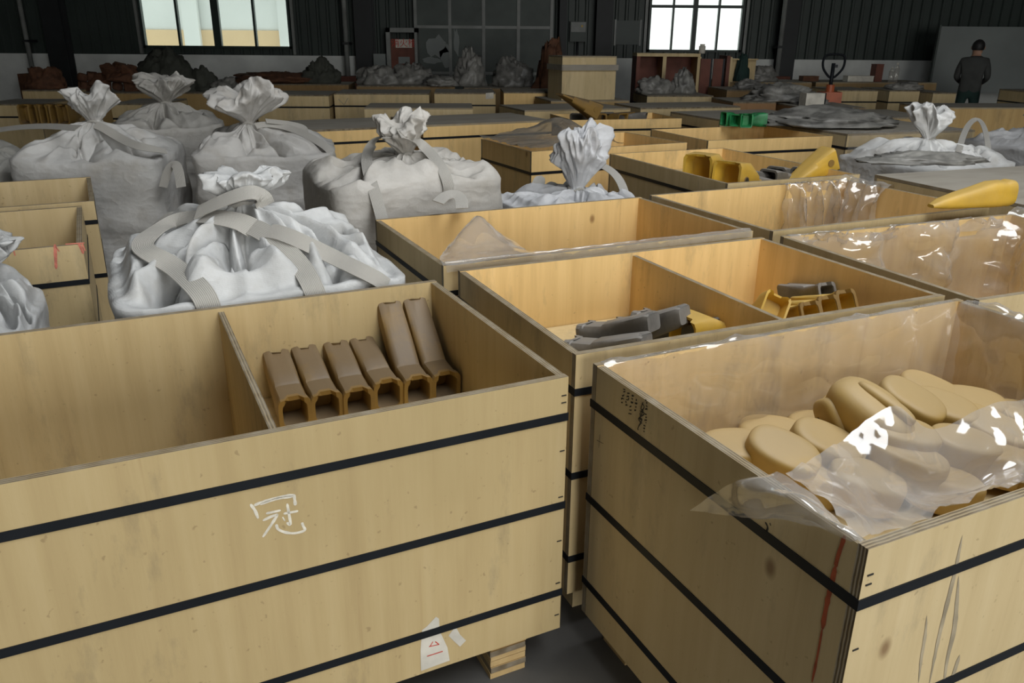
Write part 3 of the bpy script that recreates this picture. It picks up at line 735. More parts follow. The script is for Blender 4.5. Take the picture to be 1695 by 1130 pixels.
# rounded castings in the crate with handwriting
def loaf_mesh(a, b_, c_, e1, e2, nose=0.0):
    def f():
        V = []; Fc = []; nu, nv = 40, 20
        sg = lambda x, e: math.copysign(abs(x)**e, x)
        for i in range(nv+1):
            ph = -math.pi/2+math.pi*i/nv
            for j in range(nu):
                t = 2*math.pi*j/nu
                x = a*sg(math.cos(ph), e1)*sg(math.cos(t), e2); y = b_*sg(math.cos(ph), e1)*sg(math.sin(t), e2); z = c_*sg(math.sin(ph), e1)
                if nose: y *= 1-nose*max(0, x/a)*.5; z *= 1-nose*max(0, x/a)*.35
                V.append((x, y, z))
        for i in range(nv):
            for j in range(nu): Fc.append((i*nu+j, i*nu+(j+1) % nu, (i+1)*nu+(j+1) % nu, (i+1)*nu+j))
        return mesh('loaf', V, Fc, M['tan'], True)
    return cached(('loaf', a, b_, c_, e1, e2, nose), f)
def loaf(px, py, z, az, pitch, roll, label, s=1.0, nose=0.0, dims=(.098, .066, .05), grp='rounded tan castings'):
    o = obj('rounded_casting', loaf_mesh(*dims, .30, .82, nose)); o.location = at(px, py, z)
    o.rotation_euler = (R(roll), -R(pitch), R(az)); o.scale = (s, s, s)
    tag(o, label, 'casting', grp); return o
for a in ((1214, 752, .66, 5, 0, 12, 'rounded casting against the handwritten side panel'), (1292, 757, .68, -28, -16, 18, 'large flat-faced rounded casting nearest the handwritten side'),
          (1277, 727, .63, -15, 0, 10, 'rounded casting tucked behind the large flat-faced one'), (1362, 742, .67, -20, -18, 14, 'rounded casting with long flat face left of the ridged one'),
          (1356, 718, .62, -10, 0, 8, 'low rounded casting behind the long flat-faced one'), (1392, 693, .66, 60, 10, 0, 'rounded casting half hidden behind the ridged one'),
          (1502, 672, .72, -35, -22, 10, 'rounded casting leaning on the ridged one'), (1536, 656, .68, -35, -14, 6, 'rounded casting with stamped top near the plastic lining'),
          (1556, 684, .69, -22, -12, 14, 'flat-faced rounded casting in front of the stamped one'), (1606, 676, .66, -10, -5, 10, 'rounded casting at the edge of the plastic, toward the corner')): loaf(*a)
for (px, py, z) in ((1500, 770, .66), (1590, 745, .66), (1650, 725, .65), (1430, 805, .62), (1560, 810, .60), (1660, 770, .62), (1490, 730, .70), (1340, 800, .60), (1690, 700, .63), (1610, 705, .65), (1700, 745, .60)):
    loaf(px, py, z, -30+(px*7) % 50, -10+(py*3) % 15, (px*3) % 20, 'rounded casting lying under the draped plastic', grp='rounded castings under the plastic')
for (x, y) in ((1.10, .30), (1.25, .16), (1.28, .42), (1.05, .12), (1.30, .66), (.86, .12)):
    o = obj('rounded_casting', loaf_mesh(.098, .066, .05, .30, .82, 0.0)); o.location = inC('B', x, y, .598); o.rotation_euler = (R(4), R(-5), R(90*x+200*y))
    tag(o, 'rounded casting lying under the draped plastic', 'casting', 'rounded castings under the plastic')
mc = empty('ridged_casting', at(1437, 690, .74), 0, 'tall ridged yellow casting with a bore, on top of the rounded ones', 'casting', rot=(R(10), R(18), R(-52)))
obj('cap', loaf_mesh(.125, .075, .075, .55, .8, .35), mc)
obj('ridge', loaf_mesh(.09, .020, .022, .7, .8, 0.0), mc, (.02, .012, .066))
obj('cheek', loaf_mesh(.075, .03, .06, .6, .8, .3), mc, (-.06, -.045, -.05), (R(20), R(35), 0))
obj('pin_bore', cached('bore', lambda: None) or bore_mesh(), mc, (-.085, -.066, -.048), (R(80), 0, R(-20)))

# ------------------------------------------------------------------ plastic sheets
def film(label, grid, mat, sub=9, wr=.012, seed=1, fr=7.0, name='plastic_sheet', group=None, clampfn=None):
    rows = [catmull(r, sub) for r in grid]
    cols = [catmull([r[j] for r in rows], sub) for j in range(len(rows[0]))]
    nu, nv = len(cols), len(cols[0]); off = Vector((seed*5.7, seed*2.3, seed*9.1))
    V = []
    for i in range(nu):
        for j in range(nv):
            p = cols[i][j]
            a = cols[min(i+1, nu-1)][j]-cols[max(i-1, 0)][j]; b = cols[i][min(j+1, nv-1)]-cols[i][max(j-1, 0)]
            n = a.cross(b); n = n.normalized() if n.length > 1e-9 else Vector((0, 0, 1))
            k = noise.noise(p*fr+off)
            k = (1-2.4*abs(k))*.8+.55*(1-2.2*abs(noise.noise(p*fr*2.3+off)))
            p = p+n*k*wr
            if clampfn: p = clampfn(p)
            V.append(p)
    f = [(i*nv+j, (i+1)*nv+j, (i+1)*nv+j+1, i*nv+j+1) for i in range(nu-1) for j in range(nv-1)]
    c = sum(V, Vector())/len(V); c.z = min(v.z for v in V)
    me = mesh(name, [v-c for v in V], f, mat, True)
    o = obj(name, me, None, c); tag(o, label, 'plastic sheet', group or 'plastic sheets'); return o
def px3(*a): return [at(*p) for p in a]
def onplane(key, px, py, x=None, y=None):
    inv = CR[key][0].matrix_basis.inverted(); o = inv @ Vector((0, 0, EYE)); d = inv.to_3x3() @ ray(px, py)
    t = (x-o.x)/d.x if x is not None else (y-o.y)/d.y
    return o+d*t
film('clear plastic drape over the rounded castings', [
    px3((1302, 777, .925), (1390, 728, .82), (1475, 670, .865), (1550, 706, .80), (1640, 666, .82), (1700, 655, .82), (1790, 650, .82)),
    px3((1335, 795, .928), (1420, 772, .80), (1490, 742, .80), (1560, 768, .745), (1650, 735, .76), (1705, 720, .77), (1795, 705, .77)),
    px3((1385, 838, .930), (1450, 832, .79), (1520, 812, .72), (1590, 808, .70), (1660, 780, .71), (1710, 765, .72), (1800, 745, .72)),
    px3((1426, 882, .932), (1475, 868, .82), (1530, 848, .79), (1600, 822, .78), (1660, 802, .78), (1710, 788, .78), (1805, 758, .78))], M['film2'], 8, .014, 3)
xB = -CR['B'][1]/2
def fl(px, py, off): return CR['B'][0].matrix_basis @ onplane('B', px, py, x=xB-off)
film('clear plastic flap hanging outside the handwritten side', [
    px3((1285, 774, .93), (1330, 800, .934), (1385, 845, .934), (1430, 888, .934)),
    [fl(1225, 790, .03), fl(1300, 815, .05), fl(1365, 852, .04), fl(1424, 895, .015)],
    [fl(1180, 815, .03), fl(1262, 842, .05), fl(1335, 862, .04), fl(1410, 897, .01)],
    [fl(1140, 845, .02), fl(1215, 860, .03), fl(1300, 866, .02), fl(1395, 893, .008)]], M['film2'], 8, .010, 9)
def lining(key, label, x0, x1, depth, mat, wr, seed, wall='back', outd=.05, fr=6.0, pinch=None, n=7):
    r, L, Wd, zt, zb = CR[key]; mw = r.matrix_basis; g = []
    for (o, z) in ((.012, zt-outd), (-.011, zt+.009), (-.060, zt-.05), (-.082, zt-.05-depth*.5), (-.09, zt-.05-depth)):
        row = []
        for k in range(n):
            q = x0+(x1-x0)*k/(n-1)
            s = 1 if pinch is None or z > zt-.04 else 1+pinch*(.5-(k % 2))
            row.append(mw @ (Vector((q-L/2, Wd/2+o*s, z)) if wall == 'back' else Vector((L/2+o*s, q-Wd/2, z))))
        g.append(row)
    lim = (Wd/2 if wall == 'back' else L/2)-.024; inv = mw.inverted()
    def cl(p):
        q = inv @ p
        if q.z < zt-.012:
            c = q.y if wall == 'back' else q.x
            if q.z < zt-.075: c = min(c, lim-.004)
            elif lim < c < lim+.012: c = lim
            elif lim+.012 <= c < lim+.026: c = lim+.028
            if wall == 'back': q.y = c
            else: q.x = c
        else: q.z = max(q.z, zt+.003)
        return mw @ q
    return film(label, g, mat, 8, wr, seed, fr, clampfn=cl)
lining('B', 'clear plastic lining on the far wall of the crate of rounded castings', .02, 1.36, .30, M['film'], .014, 21)
lining('B', 'clear plastic lining folded around the far corner of the crate of rounded castings', .55, .86, .28, M['film'], .016, 22, 'right')
lining('G', 'shiny clear plastic lining of the crate at right', .03, 1.36, .36, M['film2'], .034, 31, pinch=1.3, fr=5)
lining('G', 'clear plastic folded over the end wall of the plastic-lined crate', .35, .97, .34, M['film'], .03, 33, 'right', pinch=.8)
lining('E', 'clear plastic hanging in the far corner of the open crate behind the lined one', .93, 1.40, .42, M['film2'], .026, 41, pinch=1.6, n=8)
lining('E', 'milky plastic hanging on the end wall of the open crate', .62, .97, .30, M['film2'], .02, 43, 'right', pinch=1.2)
rD, LD, WD, _, _ = CR['D']
film('plastic strip lying along the near edge of the empty crate', [[rD.matrix_basis @ Vector((-LD/2+LD*k/8+(.01 if k == 0 else -.01 if k == 8 else 0), y, z)) for k in range(9)] for (y, z) in ((-WD/2-.008, .885), (-WD/2+.011, .921), (-WD/2+.034, .89))], M['film2'], 7, .004, 51, 16)
film('peaked grey plastic sheet in the corner of the empty crate', [
    px3((733, 441, .935), (765, 440, .935), (815, 432, .935), (893, 420, .93)),
    px3((730, 427, .935), (764, 408, .955), (818, 408, .94), (868, 412, .90)),
    px3((757, 396, .93), (790, 360, 1.02), (822, 384, .95), (850, 402, .88)),
    px3((785, 405, .84), (800, 388, .88), (822, 398, .86), (845, 408, .82))], M['film2'], 8, .008, 53)
rI, LI, WI, _, _ = CR['I']
g = []
for i, y in enumerate((-.02, .2, .45, .7, 1.0)):
    g.append([rI.matrix_basis @ Vector((-LI/2+x*LI, -WI/2+y*WI, .928+h)) for (x, h) in ((-.012, .0), (.12, .012), (.25, .02+.03*(i > 1)), (.36, .05+.10*(i in (2, 3))), (.46, .05+.05*(i > 1)), (.56, .0))])
film('brown dusty plastic cover over half of the open crate', g, M['film3'], 7, .014, 61)
film('plastic wrap hanging on the pale-fronted closed crate', [[CR['Mx'][0].matrix_basis @ Vector((-.74+x, -.63-d, z)) for x in (.0, .25, .5, .8, 1.1, 1.45)] for (z, d) in ((.94, -.05), (.945, .008), (.8, .02), (.62, .012))], M['film'], 7, .012, 65)
# ------------------------------------------------------------------ writing and marks
def stroke(name, key, polys, width, mat, plane, per=None, taper=False):
    """flat drawn lines on a crate face; plane = ('y', value) or ('x', value); polys in pixels of the photograph"""
    b = MB(); root = CR[key][0]
    for pi, poly in enumerate(polys):
        pts = [onplane(key, *p, **{plane[0]: plane[1]}) for p in poly]
        pts = catmull(pts, 5) if len(pts) > 2 else pts
        w = per[pi] if per else width; v = []
        nrm = Vector((0, -1, 0)) if plane[0] == 'y' else Vector((-1, 0, 0))
        for i, p in enumerate(pts):
            t = (pts[min(i+1, len(pts)-1)]-pts[max(i-1, 0)]).normalized(); s = t.cross(nrm).normalized()
            ww = w*(.75+.5*abs(noise.noise(p*60)))*(1 if 0 < i < len(pts)-1 else .5)
            if taper: ww *= math.sin(math.pi*(i+.3)/(len(pts)-.4))**.7
            v += [p-s*ww/2, p+s*ww/2]
        b.add(v, [(2*i, 2*i+1, 2*i+3, 2*i+2) for i in range(len(pts)-1)])
    return obj(name, b.mesh(name, mat), root)
c2 = lambda P: [(400+x/2.6275, 700+y/2.6275) for x, y in P]
yA = ('y', -CR['A'][2]/2-.0008)
stroke('chalk_character', 'A', [c2(p) for p in ([(38, 352), (58, 380), (72, 415)], [(55, 358), (80, 347), (140, 328), (190, 317), (230, 312)], [(80, 354), (150, 330), (226, 318)], [(228, 310), (231, 335), (234, 358)],
    [(106, 393), (140, 386), (170, 379)], [(92, 424), (125, 408), (158, 396)], [(158, 396), (130, 440), (92, 496)], [(150, 440), (160, 462), (195, 476), (235, 478), (274, 466), (268, 448), (262, 432)],
    [(182, 394), (215, 388), (246, 382)], [(198, 350), (206, 395), (212, 440), (196, 432)], [(178, 408), (188, 425)])], .0075, M['chalk'], yA)
def decal(name, key, poly, mat, plane, off=0.0):
    pts = [onplane(key, *p, **{plane[0]: plane[1]-off}) for p in poly]
    return obj(name, mesh(name, pts, [tuple(range(len(pts)))], mat), CR[key][0])
decal('paper_label', 'A', c2([(845, 842), (858, 850), (862, 905), (895, 975), (905, 1032), (780, 1078), (778, 985), (785, 900), (805, 885)]), M['white'], yA)
decal('paper_scrap', 'A', c2([(900, 925), (930, 882), (950, 920), (976, 945), (950, 972), (925, 950)]), M['white'], yA)
stroke('red_print', 'A', [c2(p) for p in ([(815, 972), (860, 962)], [(806, 1014), (875, 992)], [(832, 950), (820, 970)], [(842, 950), (858, 962)])], .006, M['red'], (yA[0], yA[1]-.0006))
xl = ('x', -CR['B'][1]/2-.0008)
c4 = lambda P: [(940+x/3.767, 560+y/3.767) for x, y in P]
rr = random.Random(5); sq = []
for (x0, y0, x1, y1, n) in ((352, 315, 335, 415, 5), (378, 345, 362, 430, 5), (408, 355, 380, 490, 6), (428, 385, 415, 465, 4), (488, 470, 474, 600, 7), (492, 385, 486, 460, 4)):
    for k in range(n):
        q = k/n; x = x0+(x1-x0)*q; y = y0+(y1-y0)*q
        sq.append(c4([(x+rr.uniform(-9, 9), y+rr.uniform(-5, 5)) for _ in range(4)]))
sq += [c4([(470, 395), (455, 440), (470, 450), (445, 500), (462, 505), (436, 560), (440, 570)]), c4([(462, 400), (475, 430), (450, 470), (458, 520), (440, 545)]), c4([(448, 450), (476, 470), (440, 500), (460, 530)])]
stroke('marker_writing', 'B', sq, .0032, M['ink'], xl)
stroke('pencil_cross', 'B', [c4([(200, 598), (192, 682)]), c4([(180, 634), (222, 656)])], .003, M['ink'], xl)
c5 = lambda P: [(1200+x/3.228, 780+y/3.228) for x, y in P]
stroke('marker_writing', 'B', [c5([(216, 270), (228, 300), (222, 325), (232, 345)]), c5([(240, 275), (244, 290)])], .005, M['ink'], xl)
stroke('red_crayon_line', 'B', [c5([(640, 345), (605, 450), (590, 510)]), c5([(590, 510), (570, 600), (548, 690), (520, 840)]), c5([(520, 840), (495, 980), (465, 1125)])], .012, M['redstreak'], xl, per=(.010, .012, .006))
yB = ('y', -CR['B'][2]/2-.0008)
stroke('water_stain', 'B', [c5([(1270, 340), (1250, 440), (1232, 530), (1190, 700), (1150, 860), (1120, 1000), (1090, 1150)]), c5([(1250, 560), (1240, 700), (1225, 850), (1190, 1000), (1170, 1140)]),
    c5([(1080, 770), (1070, 880), (1050, 1000), (1035, 1130)]), c5([(1255, 980), (1230, 1060), (1205, 1140)])], .012, M['stain'], yB, per=(.013, .016, .010, .014), taper=True)
yL = ('y', -CR['L2'][2]/2-.0008)
for q_ in [[(91, 404), (92, 425), (93, 445)], [(92, 408), (98, 416)], [(130, 403), (135, 412), (138, 420)], [(136, 403), (141, 415)], [(108, 404), (140, 402)], [(22, 413), (25, 423)]]: stroke('pink_crayon_mark', 'L2', [q_], .012, M['pink'], yL)
stroke('pencil_mark', 'r2', [[(560, 164), (569, 173)], [(576, 162), (570, 173)]], .03, M['stain'], ('y', -CR['r2'][2]/2-.002))
decal('paper_label', 'r2', [(676, 176), (688, 175), (688, 182), (676, 183)], M['white'], ('y', -CR['r2'][2]/2-.003))
decal('paper_label', 'r3', [(804, 154), (817, 153), (817, 163), (804, 164)], M['white'], ('y', -CR['r3'][2]/2-.003))

# ------------------------------------------------------------------ back of the hall
far('r24', 'low closed crate carrying the tall pale box', 912, 1046, 160, 11.5, .915, depth=.95, yaw=12, straps=(), tint=(.7, .62, .5))
pS = atY(930, 130, 11.65)
crate('S', 'tall pale plywood box with a grey batten, standing on a low crate', (pS.x, 11.62), 16, .80, .62, 1.50, .935, lid=1, straps=(), feet='none', tint=PALE, name='tall_box')
obj('batten', MB().box(-.42, .42, -.345, -.312, 1.33, 1.405).mesh('batten', M['lid']), CR['S'][0])
obj('batten', MB().box(-.42, -.40, -.345, .31, 1.33, 1.405).mesh('batten', M['lid']), CR['S'][0])

def heap(name, label, cat, c, sx, sy, h, mat, seed, group=None, ridge=.5, fr=3.0, n=44):
    off = Vector((seed*3.3, seed*1.9, seed*5.1)); V = []; nv = 16
    for i in range(nv+1):
        a = (math.pi/2)*i/nv
        for j in range(n):
            t = 2*math.pi*j/n
            d = Vector((math.cos(t)*math.cos(a), math.sin(t)*math.cos(a), math.sin(a)))
            k = 1+.30*fbm(d*1.3+off, 3)+ridge*.35*(1-2.2*abs(noise.noise(d*fr+off)))+ridge*.15*(1-2*abs(noise.noise(d*fr*2.5+off)))
            V.append((d.x*sx/2*k, d.y*sy/2*k, max(0, d.z*h*k)))
    f = [(i*n+j, i*n+(j+1) % n, (i+1)*n+(j+1) % n, (i+1)*n+j) for i in range(nv) for j in range(n)]+[tuple(range(n-1, -1, -1))]
    o = obj(name, mesh(name, V, f, mat, True), None, c); tag(o, label, cat, group); return o
def hp(px, py, Y, z=None):
    p = atY(px, py, Y); return (p.x, p.y, p.z if z is None else z)
heap('tarpaulin', 'dark olive tarpaulin heap under the wide window', 'tarpaulin', hp(278, 130, 14.0, .88), .8, .7, .55, M['tarp'], 3)
heap('tarpaulin', 'lower olive tarpaulin heap next to the taller one', 'tarpaulin', hp(338, 135, 14.1, .88), .42, .4, .30, M['tarp'], 4)
for k, (px, Y, z, sx, h, lab) in enumerate(((372, 14.0, .88, .4, .16, 'pale crumpled film beside the olive tarpaulin'), (628, 14.8, .97, .6, .24, 'grey crumpled film on the box at the hydrant cabinet'),
        (682, 14.9, .97, .6, .30, 'tall grey crumpled film before the sliding door'), (728, 14.5, .97, .5, .14, 'flat grey crumpled film before the sliding door'), (778, 14.9, .95, .45, .45, 'upright grey crumpled film in the middle of the sliding door'),
        (848, 14.8, .95, .6, .36, 'rounded grey film bundle at the end of the sliding door'), (912, 14.1, .0, .6, 1.25, 'dark scrap bundle left of the tall pale box'), (1085, 13.2, .95, .5, .2, 'grey film heap before the open shelf bays'),
        (1132, 13.2, .95, .3, .26, 'grey film tuft before the red-brown panel'), (1240, 13.3, 1.02, .4, .10, 'grey wrapping on the dark long box'), (1292, 11.95, .94, .8, .17, 'grey-mauve wrapping left of the pallet truck'),
        (1345, 11.5, .92, .4, .09, 'grey wrapping in front of the pallet truck'), (1258, 15.6, 1.04, .5, .2, 'shiny wrapping by the green pouch'), (1500, 14.0, 1.0, .5, .09, 'pale wrapping in front of the pale boxes'),
        (530, 15.0, .97, .5, .3, 'dark wire bundle against the white wall'), (470, 15.2, .97, 1.4, .14, 'dull yellow scrap strip below the wide window'))):
    heap('crumpled_film' if k not in (6, 14, 15) else 'scrap_bundle', lab, 'film' if k not in (6, 14, 15) else 'scrap', hp(px, 130, Y, z), sx, sx*.7, h, M['scrap'] if k not in (6, 14, 15) else (M['rust'] if k != 14 else M['tarp']), 10+k, 'scrap on the far boxes', .9)
p = at(1362, 203, .95); heap('plastic_sheet', 'grey plastic sheet crumpled on the pale-fronted closed crate', 'plastic sheet', (p.x, p.y, .949), 1.25, .8, .12, M['scrap'], 201, 'plastic sheets', .6)
p = at(1530, 268, .95); heap('plastic_sheet', 'dark plastic sheet at the foot of the bag with upright loops', 'plastic sheet', (p.x, p.y, .949), .7, .28, .05, M['scrap'], 202, 'plastic sheets', .9)
rr = random.Random(12)
for k in range(26):             # rusty castings stacked on the long low box
    row = 0 if k < 11 else (1 if k < 20 else 2); i = k if k < 11 else (k-11 if k < 20 else k-20)
    p = hp(140+i*12.5+row*7 if row < 2 else 185+i*9, 140, 14.0)
    o = obj('rusty_casting', loaf_mesh(.085, .075, .07, .6, .8, 0.0) if k % 2 else tooth_mesh('box', M['rust'])); o.data = o.data.copy() if False else o.data
    o.location = (p[0], 13.85+rr.uniform(-.08, .08), .955+row*.135); o.rotation_euler = (rr.uniform(-.3, .3), rr.uniform(-.3, .3), rr.uniform(0, 6)); o.scale = (.95,)*3
    tag(o, 'rust-brown casting in the stack beside the dark steel column', 'casting', 'rusty castings stacked by the column')
for me in [m_ for m_ in bpy.data.meshes if m_.name.startswith('loaf')]: pass
def loaf_rust():
    me = loaf_mesh(.085, .075, .07, .6, .8, 0.0); me.materials.clear(); me.materials.append(M['rust'])
loaf_rust()
heap('rusty_lump', 'rust-coloured lump on the low pale box at the pipe foot', 'scrap', hp(75, 130, 13.6, .92), .55, .4, .3, M['rust'], 44)

# red-brown shelf unit
x0, x1, xm = atY(1052, 130, 14.2).x, atY(1205, 130, 14.2).x, atY(1157, 130, 14.2).x
sh = empty('shelf_unit', ((x0+x1)/2, 14.2, 0), 0, 'red-brown shelf unit with two open bays under the bright window', 'shelf'); cx = (x0+x1)/2
def sp(n, a, b, c_, d, e, f_, mt, par=sh): return obj(n, MB().box(a-cx, b-cx, c_, d, e, f_).mesh(n, M[mt]), par)
sp('back_panel', x0, xm, .5, .53, .1, 1.48, 'redbrown'); sp('top_board', x0, x1-.5, -.02, .53, 1.48, 1.53, 'ply'); sp('shelf_board', x0, xm, 0, .5, .72, .75, 'redbrown')
sp('bottom_board', x0, xm, 0, .5, .06, .1, 'redbrown')
for x in (x0, atY(1095, 130, 14.2).x, xm-.05): sp('post', x, x+.06, -.01, .5, 0, 1.48, 'ply' if x != x0 else 'redbrown')
for (pa, pb) in ((1157, 1176), (1178, 1196)):
    a, b = atY(pa, 130, 14.2).x, atY(pb, 130, 14.2).x
    d = sp('door_panel', a, b, -.05, -.02, .02, 1.45, 'redbrown')
    obj('strap', MB().box(b-cx-.03, b-cx, -.055, -.05, .02, 1.45).mesh('strap', M['black']), d)
sp('side_panel', x1-.06, x1, -.05, .5, 0, 1.5, 'redbrown'); sp('end_trim', x1, x1+.03, -.05, .0, 0, 1.48, 'ply')
cb_ = empty('cardboard_box', hp(1225, 100, 15.3, 1.04), R(8), 'tan cardboard box behind the shelf unit, under the bright window', 'box')
obj('box_body', MB().box(-.3, .22, -.2, .2, 0, .40).mesh('cb', M['ply']), cb_); obj('flap', MB().box(-.3, .22, -.28, -.2, .38, .40).mesh('fl', M['ply']), cb_)
heap('green_pouch', 'dark green pouch hanging over the cardboard box', 'bag', hp(1230, 100, 15.0, 1.06), .22, .16, .42, M['trousers'], 71, ridge=.3)
wcn = empty('white_canister', hp(1162, 85, 14.4, 1.53), 0, 'small white canister on the shelf unit', 'canister')
obj('canister_body', MB().tube((0, 0, 0), (0, 0, .12), .055, 14).mesh('cn', M['white'], True), wcn); obj('canister_cap', MB().tube((0, 0, .12), (0, 0, .15), .04, 12).mesh('cn', M['white'], True), wcn)
# hydrant cabinet by the sliding door
hx0, hx1 = atY(641, 80, 18.6).x, atY(692, 80, 18.6).x
hc = empty('hydrant_cabinet', ((hx0+hx1)/2, 18.55, 0), 0, 'fire hydrant cabinet with a white sign, beside the sliding door', 'cabinet'); w_ = (hx1-hx0)/2
obj('cabinet_body', MB().box(-w_+.08, w_-.04, -.02, .25, .35, 1.72).mesh('hb', M['redbrown']), hc)
for a in ((-w_, -w_+.09, 0, 1.95), (w_-.06, w_, 0, 1.95)): obj('post', MB().box(a[0], a[1], -.08, .28, a[2], a[3]).mesh('hp', M['pipe']), hc)
obj('header', MB().box(-w_, w_, -.08, .28, 1.86, 1.95).mesh('hh', M['pipe']), hc)
zs0, zs1 = atY(670, 79, 18.5).z, atY(670, 65, 18.5).z
sg = obj('sign', MB().box(-w_+.2, w_-.12, -.05, -.03, zs0, zs1).mesh('sg', M['board2'] if 'board2' in M else M['white']), hc)
try:
    fc = bpy.data.curves.new('sign_text', 'FONT'); fc.body = '消火栓'; fc.align_x = 'CENTER'; fc.align_y = 'CENTER'; fc.size = (zs1-zs0)*1.05
    to = bpy.data.objects.new('tmp_text', fc); COL.objects.link(to)
    me = bpy.data.meshes.new_from_object(to.evaluated_get(bpy.context.evaluated_depsgraph_get()))
    bpy.data.objects.remove(to); me.materials.clear(); me.materials.append(M['red'])
    t_ = obj('sign_lettering', me, sg, (.04, -.053, (zs0+zs1)/2), (R(90), 0, 0))
except Exception as ex: print('text', ex)
obj('notice', MB().box(-w_+.25, w_-.18, -.045, -.03, 1.22, 1.36).mesh('nt', M['board']), hc)
gc = empty('grey_cabinet', ((atY(622, 100, 18.6).x+atY(638, 100, 18.6).x)/2, 18.5, 0), 0, 'small grey cabinet left of the hydrant cabinet', 'cabinet')
obj('cabinet_body', MB().box(-.13, .13, -.05, .2, 0, 1.42).mesh('gc', M['board']), gc); obj('cabinet_door', MB().box(-.11, .11, -.07, -.05, .1, 1.36).mesh('gd', M['board']), gc)
# boards on the back wall
p = atY(1040, 54, YB-.1); nbd = empty('notice_board', (p.x, YB+.022, p.z-.25), 0, 'dark teal notice board with pale edges left of the bright window', 'board')
obj('board_face', MB().box(-.28, .28, -.02, 0, 0, .5).mesh('nb', M['wframe']), nbd)
for x in (-.28, .28): obj('edge_strip', MB().box(x-.02, x+.02, -.03, 0, -.02, .52).mesh('es', M['pipe']), nbd)
p = atY(957, 53, YB-.1); eb = empty('switch_box', (p.x, YB+.022, p.z-.2), 0, 'grey electrical switch box on the wall right of the sliding door', 'switch box')
obj('box_body', MB().box(-.18, .18, -.14, 0, 0, .42).mesh('eb', M['doorg']), eb); obj('cover', MB().box(-.16, .16, -.16, -.14, .2, .40).mesh('ec', M['pipe']), eb)
obj('indicator', MB().box(.06, .10, -.17, -.16, .30, .34).mesh('ei', M['yellow']), eb); obj('conduit', MB().tube((0, -.05, 0), (0, -.05, -.6), .025, 8).mesh('eco', M['column'], True), eb)
a, b = atY(1552, 75, 17.6), atY(1760, 75, 17.6)
wb = empty('white_board', ((a.x+b.x)/2, 17.6, 0), 0, 'large grey-white board leaning behind the worker', 'board'); L2 = (b.x-a.x)/2
obj('board_face', MB().box(-L2, L2, -.01, .03, .75, 2.05).mesh('wb', M['board']), wb); obj('edge_strip', MB().box(-L2-.04, -L2, -.03, .05, .7, 2.08).mesh('we', M['doorg']), wb)
for x in (-L2+.2, L2-.2): obj('leg', MB().box(x-.03, x+.03, .0, .06, 0, .75).mesh('wl', M['column']), wb)
# bottles and small boxes on the bench by the wall
for px, lab in ((1476, 'clear bottle on the bench by the white wall'), (1484, 'taller clear bottle on the bench by the white wall')):
    bt = empty('bottle', hp(px, 120, 15.7, 1.04), 0, lab, 'bottle', 'bottles on the bench'); h_ = .26 if px == 1476 else .34
    obj('bottle_body', MB().tube((0, 0, 0), (0, 0, h_*.7), .045, 14).tube((0, 0, h_*.7), (0, 0, h_*.9), .045, 14, .016).mesh('bt', M['film2'], True), bt); obj('cap', MB().tube((0, 0, h_*.9), (0, 0, h_), .018, 10).mesh('bc', M['white'], True), bt)
for px, w2, h_, mt, lab in ((1451, .14, .30, 'redbrown', 'dark red-brown carton on the bench by the white wall'), (1422, .5, .09, 'white', 'long white carton on the bench by the white wall'), (1340, .3, .08, 'rust', 'flat dark carton on the bench near the pallet truck')):
    q = empty('carton', hp(px, 120, 15.8, 1.04), R(5), lab, 'carton'); obj('carton_body', MB().box(-w2/2, w2/2, -.1, .1, 0, h_).mesh('ct', M[mt]), q); obj('carton_lid', MB().box(-w2/2-.004, w2/2+.004, -.104, .104, h_, h_+.012).mesh('cl', M[mt]), q)
wb2 = empty('white_block', hp(1342, 180, 11.1, 1.06), R(6), 'small white block lying between the low brown boxes', 'block')
obj('block_body', MB().box(-.13, .13, -.1, .1, -.14, .03).mesh('wbk', M['white']), wb2); obj('block_strap', MB().box(.125, .14, -.105, .105, -.14, .035).mesh('wbs', M['black']), wb2)
# pallet truck
far('r25', 'low box the pallet truck stands on', 1346, 1418, 160, 11.98, .50, depth=1.0, yaw=2, straps=())
pt = empty('pallet_truck', hp(1375, 140, 12.3, .52), R(-12), 'orange-red pallet truck with black looped handle', 'pallet truck')
zt_ = atY(1375, 90, 12.3).z-.52
hd = obj('handle', MB().tube((0, 0, .45), (0, .0, zt_-.12), .028, 10).mesh('h', M['black'], True), pt)
lp = [(-.13, 0, zt_-.02), (-.15, 0, zt_-.1), (-.13, 0, zt_-.2), (-.05, 0, zt_-.3), (0, 0, zt_-.32), (.05, 0, zt_-.3), (.13, 0, zt_-.2), (.15, 0, zt_-.1), (.13, 0, zt_-.02), (.05, 0, zt_), (-.05, 0, zt_), (-.13, 0, zt_-.02)]
b = MB()
cp = catmull(lp, 5)
for i in range(len(cp)-1): b.tube(cp[i], cp[i+1], .017, 8)
obj('grip_loop', b.mesh('gl', M['black'], True), hd)
obj('lever', MB().box(.0, .06, -.02, .0, zt_-.18, zt_-.14).mesh('lv', M['black']), hd)
obj('pump_body', MB().box(-.16, .16, -.12, .14, .12, .52).tube((0, 0, .5), (0, 0, .62), .06, 12).mesh('pb', M['orange']), pt)
for x in (-.2, .2): obj('fork', MB().box(x-.08, x+.08, .1, 1.2, .14, .2).mesh('fk', M['orange']), pt)
for x in (-.08, .08): obj('wheel', MB().tube((x-.025, 0, .1), (x+.025, 0, .1), .1, 16).mesh('wh', M['black'], True), pt)

